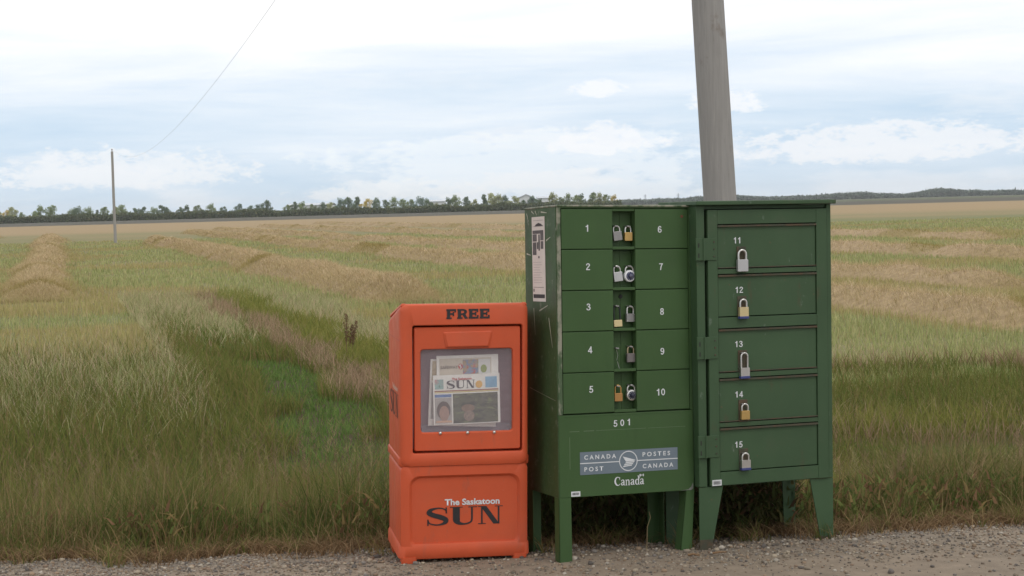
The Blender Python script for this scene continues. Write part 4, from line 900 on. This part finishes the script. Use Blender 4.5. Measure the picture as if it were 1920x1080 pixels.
    MB().add([(-.0018, *ypt(.22, .89)), (-.0018, *ypt(.88, .89)), (-.0018, *ypt(.72, .915)), (-.0018, *ypt(.52, .928)), (-.0018, *ypt(.34, .912))], [(0, 1, 2, 3, 4)]).build('notice_picture', mat('notice_dark', srgb(60, 56, 58), .8, var=.3, vscale=40), nt_)
    for u0, u1, v0, v1 in ((.06, .9, .80, .84), (.06, .38, .71, .795), (.50, .62, .60, .79), (.66, .9, .72, .80), (.06, .34, .55, .70), (.38, .48, .62, .70), (.68, .88, .62, .71), (.47, .58, .51, .535)):
        pr('notice_print', u0, u1, v0, v1, K, .0018, nt_)
    for k in range(9): pr('notice_print', .08, .55+.3*random.random(), .22+.03*k, .226+.03*k, mat('notice_faint', srgb(176, 168, 164), .8), .0018, nt_)
    pr('notice_frame', .06, .86, .165, .170, K, .0018, nt_); pr('notice_print', .05, .14, .115, .15, K, .0018, nt_); pr('notice_print', .05, .93, .04, .085, mat('notice_dark', srgb(60, 56, 58), .8, var=.3, vscale=40), .0018, nt_)
    TAPE = mat('old_tape', srgb(168, 168, 150), .5, var=.3, vscale=30)
    for a, b in (((.345, 1.527), (.325, 1.490)), ((.285, 1.535), (.255, 1.522)), ((.24, 1.535), (.22, 1.515)), ((.35, 1.345), (.30, 1.338)), ((.11, 1.40), (.06, 1.415)), ((.17, 1.528), (.10, 1.522)), ((.27, 1.10), (.255, .98)), ((.20, 1.09), (.10, 1.115)), ((.09, 1.06), (.05, .93)), ((.33, .74), (.02, .70))):
        dy, dz = b[0]-a[0], b[1]-a[1]; l = math.hypot(dy, dz); ny, nz = -dz/l*.0035, dy/l*.0035
        if l > .2: ny, nz = ny*.35, nz*.35
        MB().add([(-.0009, a[0]+ny, a[1]+nz), (-.0009, a[0]-ny, a[1]-nz), (-.0009, b[0]-ny*.4, b[1]-nz*.4), (-.0009, b[0]+ny*.4, b[1]+nz*.4)], [(0, 1, 2, 3)]).build('tape_scrap', TAPE, root)
    # staples the locks hang from
    for x, z in ((.293,1.458),(.352,1.457),(.294,1.279),(.354,1.281),(.292,1.106),(.356,1.103),(.290,.920),(.357,.925),(.293,.752),(.357,.754)):
        MB().tube([(x-.004, .047, z+.004), (x-.006, .030, z+.003), (x-.004, .012, z+.003), (x+.006, .010, z+.001), (x+.010, .028, z-.001), (x+.010, .047, z-.001)], .0032, 6).build('staple', DSTEEL, root)
    # loose tag hanging in the fourth recess
    MB().tube([(.292, .024, .915), (.30, .026, .89), (.296, .03, .868)], .0012, 5).tube([(.299, .03, .862), (.304, .03, .845), (.309, .028, .828)], .0016, 5).build('hanging_wire', mat('dim_steel', srgb(180, 182, 178), .4, .6), root)
cabinet_a()
def padlock(M, x, y, z, w, h, sh, tilt, body, shackle, label, kind='rect', cap=None, sr=.0038, t=.017):
    """hangs from (x,y,z): shackle height sh, body w x h"""
    root = empty('padlock', M @ Matrix.Translation((x, y, z)) @ Matrix.Rotation(rad(tilt), 4, 'Y'))
    hw = w*.36; pts = [(-hw, 0, -sh-.004), (-hw, 0, -hw)] + [(-hw*math.cos(a), 0, -hw + hw*math.sin(a)) for a in np.linspace(0, math.pi, 9)[1:-1]] + [(hw, 0, -hw), (hw, 0, -sh-.004)]
    MB().tube(pts, sr, 8).build('shackle', shackle, root, smooth=60)
    if kind == 'rect':
        zt = -sh
        bd = MB().loft([rr(-w/2, w/2, zt-h, zt, .003, 3, t/2), rr(-w/2, w/2, zt-h, zt, .003, 3, -t/2)][::1]).build('lock_body', body, root, bevel=.0015)
        if cap: MB().box(-w/2-.0012, w/2+.0012, -t/2-.0012, t/2+.0012, zt-h-.002, zt-h+.009).build('bumper', cap, root, bevel=.001)
    elif kind == 'laminated':
        zt = -sh; mb = MB(); k = 7
        for i in range(k): mb.box(-w/2, w/2, -t/2, t/2, zt-h*(i+1)/k+.0004, zt-h*i/k)
        mb.build('lock_body', body, root)
        for sx in (-1, 1):
            for q in (.12, .88): MB().tube([(sx*w*.38, -t/2-.001, zt-h*q), (sx*w*.38, t/2, zt-h*q)], .002, 6).build('rivet', STEEL, root)
        if cap: MB().box(-w/2-.0012, w/2+.0012, -t/2-.0012, t/2+.0012, zt-h-.002, zt-h+.009).build('bumper', cap, root, bevel=.001)
    else:
        r = w/2; cz = -sh-r+.004
        def disc(r_, ys, nm, m):
            MB().loft([[(q*math.cos(a), yy, cz+q*math.sin(a)) for a in np.linspace(0, 2*math.pi, 32, endpoint=False)] for q, yy in zip(r_, ys)]).build(nm, m, root, smooth=40)
        disc([r*.9, r, r, r*.93, r*.80], [.010, .007, -.006, -.009, -.010], 'lock_body', body)
        disc([r*.72, r*.70, r*.5], [-.0095, -.012, -.0125], 'dial', cap); disc([r*.34, r*.33, r*.26], [-.012, -.021, -.022], 'dial_knob', BLACKP if kind == 'dark' else mat('grey_knob', srgb(92, 92, 108), .3, .5))
        mb = MB()
        for i in range(10):
            a = 2*math.pi*i/10; c, s = math.cos(a), math.sin(a); q0, q1 = r*.54, r*.63
            mb.flat([(c*q0-s*.0007, cz+s*q0+c*.0007), (c*q0+s*.0012, cz+s*q0-c*.0012), (c*q1+s*.0012, cz+s*q1-c*.0012), (c*q1-s*.0012, cz+s*q1+c*.0012)][::-1], -.0130)
        mb.build('dial_marks', WHITEP, root)
    tag(root, label, 'padlock', 'padlocks on the mailbox doors')
yl = .024
padlock(MK, .297, yl, 1.461, .041, .041, .024, -7, DSTEEL, STEEL, 'silver padlock on mailbox door 1')
padlock(MK, .355, yl, 1.459, .037, .038, .026, 0, BRASS, STEEL, 'brass padlock with bright shackle in the top recess, door 6')
padlock(MK, .297, yl, 1.284, .042, .042, .026, -7, mat('light_steel', srgb(190, 190, 190), .4, .7), STEEL, 'pale silver padlock on mailbox door 2')
padlock(MK, .359, yl, 1.284, .053, .0, .022, 0, WHITEP, STEEL, 'round combination padlock with white rim on mailbox door 7', 'round', mat('blue_black_dial', srgb(48, 52, 84), .35))
padlock(MK, .295, yl, 1.108, .040, .030, .062, -3, PBRASS, mat('dark_shackle', srgb(60, 62, 64), .35, .7), 'pale brass padlock with long dark shackle on mailbox door 3', 'rect', None)
padlock(MK, .361, yl, 1.106, .042, .036, .033, 0, DSTEEL, STEEL, 'dull silver padlock on mailbox door 8', 'laminated')
padlock(MK, .361, yl, .928, .040, .039, .031, 0, mat('dark_steel', srgb(122, 116, 114), .5, .6), mat('brassy_shackle', srgb(176, 160, 130), .35, .8), 'dark grey padlock on mailbox door 9')
padlock(MK, .297, yl, .757, .038, .036, .034, 0, OBRASS, mat('brass_shackle', srgb(190, 150, 88), .35, .8), 'old brass padlock with brass shackle on mailbox door 5')
padlock(MK, .361, yl, .757, .050, .0, .024, 0, STEEL, STEEL, 'round combination padlock with black dial on mailbox door 10', 'dark', BLACKP)

MG = frame_matrix((.812, 7.545, 0), 19.89, -.24, .66)
def cabinet_b():
    W, D, ZB, H = .68, .372, .277, 1.532
    root = empty('mailbox_cabinet', MG); tag(root, 'faded green hinged mailbox cabinet with doors numbered from 11 at the right', 'mailbox cabinet')
    MB().box(.001, .004, .012, D, ZB, H).build('side_panel', GREEN2, root); MB().box(W-.004, W-.001, .012, D, ZB, H).build('side_panel', GREEN2, root); MB().box(.004, W-.004, D-.004, D-.001, ZB, H).build('back_panel', GREEN2, root)
    MB().box(-.012, W+.012, -.022, D+.01, H+.0005, H+.020).build('top_lid', GREEN2, root, bevel=.004)
    MB().box(.0, .040, .008, .05, ZB, H-.001).build('corner_post', GREEN2, root, bevel=.002); MB().box(W-.022, W, .008, .05, ZB, H-.001).build('corner_post', GREEN2, root, bevel=.002)
    MB().box(.004, W-.004, .052, .056, ZB, H-.002).build('inner_back', DARK, root); MB().box(.041, W-.023, .020, .05, H-.016, H-.0015).build('head_rail', GREEN2, root)
    # hinged front frame, built of stiles and rails round the five doors
    fx0, fx1, fz1 = .052, W-.026, 1.512
    rows = [(1.248, 1.447), (1.032, 1.225), (.783, .982), (.560, .760), (.339, .539)]
    dx0, dx1 = .100, .60
    fr = MB().box(fx0, dx0, .0, .03, ZB+.002, fz1).build('frame_stile', GREEN2, root, bevel=.0015); MB().box(dx1, fx1, .0, .03, ZB+.002, fz1).build('frame_stile', GREEN2, root, bevel=.0015)
    edges = [fz1] + [z for r in rows for z in (r[1], r[0])] + [ZB+.002]
    for i in range(0, len(edges), 2): MB().box(dx0+.0005, dx1-.0005, .0007, .03, edges[i+1]+.001, edges[i]-.0005).build('frame_rail', GREEN2, root, bevel=.0012)
    nx = [(.201, 1.3745), (.203, 1.153), (.198, .910), (.196, .684), (.192, .458)]
    for i, (z0, z1) in enumerate(rows):
        d = MB().box(dx0+.0025, dx1-.0025, .006, .016, z0+.0035, z1-.0035).build('door', GREEN2, root, bevel=.002); d['label'] = 'faded green door numbered ' + str(11+i)
        MB().box(dx0+.001, dx1-.001, -.0035, .0055, z1-.012, z1-.0035).build('drip_rail', RUST, d, bevel=.001)
        if i in (0, 2, 3): MB().box(dx0+.001, dx1-.001, -.002, .0055, z0+.0035, z0+.008).build('lower_lip', RUST, d, bevel=.001)
        digits('number', str(11+i), WHITE, d, nx[i][0]+(.004 if i else 0), nx[i][1], .0275, .0046)
        MB().box(.197, .243, .0025, .0062, z0-.018+.016, z1-.055-.045).build('hasp', RUST, d, bevel=.002)
    for zc in (1.338, .899, .458):
        h = MB().box(-.008, .094, -.0045, .0, zc-.049, zc+.049).box(-.008, .040, .0, .0078, zc-.049, zc+.049).build('hinge', GREEN2, root, bevel=.001)
        MB().tube([(.030, -.0055, zc-.050), (.030, -.0055, zc+.050)], .005, 8).build('hinge_pin', GREEN2, h)
        for q in (-.027, .018): MB().box(.002, .008, -.0052, -.0046, zc+q-.01, zc+q+.01).build('hinge_slot', mat('slot_dark', srgb(40, 40, 36), .8), h)
        for q in (-.032, 0, .032): MB().tube([(.08, -.0045, zc+q), (.08, -.007, zc+q)], .004, 8).build('hinge_rivet', RUST, h)
    MB().box(.060, .106, -.0012, -.0002, .2805, .3065).build('barcode_sticker', WHITE, root); bs = root.children[-1]
    mb = MB(); x = .066
    while x < .099:
        w = random.choice([.0008, .0012, .0018]); rect(mb, x, x+w, .286, .301, -.0017); x += w + random.choice([.0008, .0012])
    mb.build('barcode_bars', INK, root.children[-1] if False else [o for o in root.children if o.name.startswith('barcode_sticker')][0])
    MB().box(.004, W-.004, .03, D-.004, ZB-.004, ZB).build('floor_panel', GREEN2, root)
    def leg(a0, a1, b0, b1, y0, y1, zb):
        zr = zb + .06; f = (zr-zb)/(ZB-zb); m0, m1 = b0+(a0-b0)*f, b1+(a1-b1)*f
        l = MB().prism([(m0, zr), (m1, zr), (a1, ZB-.002), (a0, ZB-.002)], y0, y1).build('leg', GREEN2, root)
        MB().prism([(b0, zb), (b1, zb), (m1, zr-.0005), (m0, zr-.0005)], y0, y1).build('rusty_foot', RUST, l)
    leg(.0, .118, .0, .056, .010, .016, -.02); leg(W-.118, W, W-.056, W, .010, .016, -.05)
    leg(.0, .07, .0, .056, D-.012, D-.006, -.16); leg(W-.07, W, W-.056, W, D-.012, D-.006, -.18)
    for i, (z, n_) in enumerate(((1.330, 0), (1.108, 0), (.870, 0), (.640, 0), (.418, 0))):
        MB().tube([(.208, .004, z), (.208, -.012, z+.002), (.226, -.012, z-.002), (.226, .004, z)], .003, 6).build('staple', DSTEEL, root)
cabinet_b()
padlock(MG, .217, -.010, 1.331, .052, .054, .042, 0, mat('light_steel', srgb(190, 190, 190), .4, .7), STEEL, 'large silver padlock on mailbox door 11', 'rect', None, .0052)
padlock(MG, .220, -.010, 1.110, .044, .050, .034, 0, PBRASS, STEEL, 'pale brass padlock with blue bumper on mailbox door 12', 'laminated', BLUEP, .0045)
padlock(MG, .222, -.010, .870, .044, .046, .066, 0, STEEL, STEEL, 'silver padlock with tall shackle and blue bumper on mailbox door 13', 'laminated', BLUEP, .0042)
padlock(MG, .222, -.010, .641, .042, .040, .030, 0, BRASS, STEEL, 'small brass padlock on the fourth door of the right cabinet', 'rect', None, .004)
padlock(MG, .222, -.010, .419, .044, .044, .030, 0, STEEL, STEEL, 'silver padlock with blue bumper on mailbox door 15', 'laminated', BLUEP, .0042)

# ------------------------------------------------------------------ litter on the shoulder
def twig(pts, r, label, m):
    b = Vector(pts[0]); o = MB().tube([Vector(p)-b for p in pts], r, 6).build('twig', m); o.location = b; tag(o, label, 'twig')
BR = mat('twig_mat', srgb(118, 92, 66), .9, var=.2, vscale=60); ST_ = mat('stalk_mat', srgb(122, 106, 76), .9)
def gp(px, py, dz=.0):
    y = 1.55*FPX/(py-(387-(px-960)*.0262)); x = place(px, py, y).x; return Vector((x, y, float(gz(x, y))+.012+dz))
a, b = gp(1290, 1049), gp(1312, 1050); twig([a, (a+b)/2+Vector((0, .01, .004)), b], [.006, .005, .003], 'short brown stick lying on the gravel in front of the cabinet gap', BR)
a, b = gp(1336, 1045), gp(1362, 1043); twig([a, (a+b)/2+Vector((0, -.01, .004)), b], [.005, .005, .003], 'short brown stick lying on the gravel under the faded cabinet', BR)
a = gp(1213, 1040); twig([a, a+Vector((.006, .02, .10)), a+Vector((.022, .03, .14)), a+Vector((.016, .04, .165))], [.0018, .0016, .0014, .001], 'single bent dry stalk standing under the green cabinet', ST_)

# ------------------------------------------------------------------ thin summer haze
HZ = bpy.data.materials.new('haze_air'); HZ.use_nodes = True; _n = HZ.node_tree
for q in list(_n.nodes): _n.nodes.remove(q)
_v = _n.nodes.new('ShaderNodeVolumePrincipled'); _o = _n.nodes.new('ShaderNodeOutputMaterial'); _n.links.new(_v.outputs[0], _o.inputs['Volume'])
_v.inputs['Color'].default_value = (.95, .97, 1., 1); _v.inputs['Density'].default_value = .00010; _v.inputs['Anisotropy'].default_value = .2
hz = MB().box(-7000, 7000, -400, 4300, -2.2, 34).build('haze', HZ); tag(hz, 'thin pale summer haze lying over the whole field', 'haze', kind='stuff')
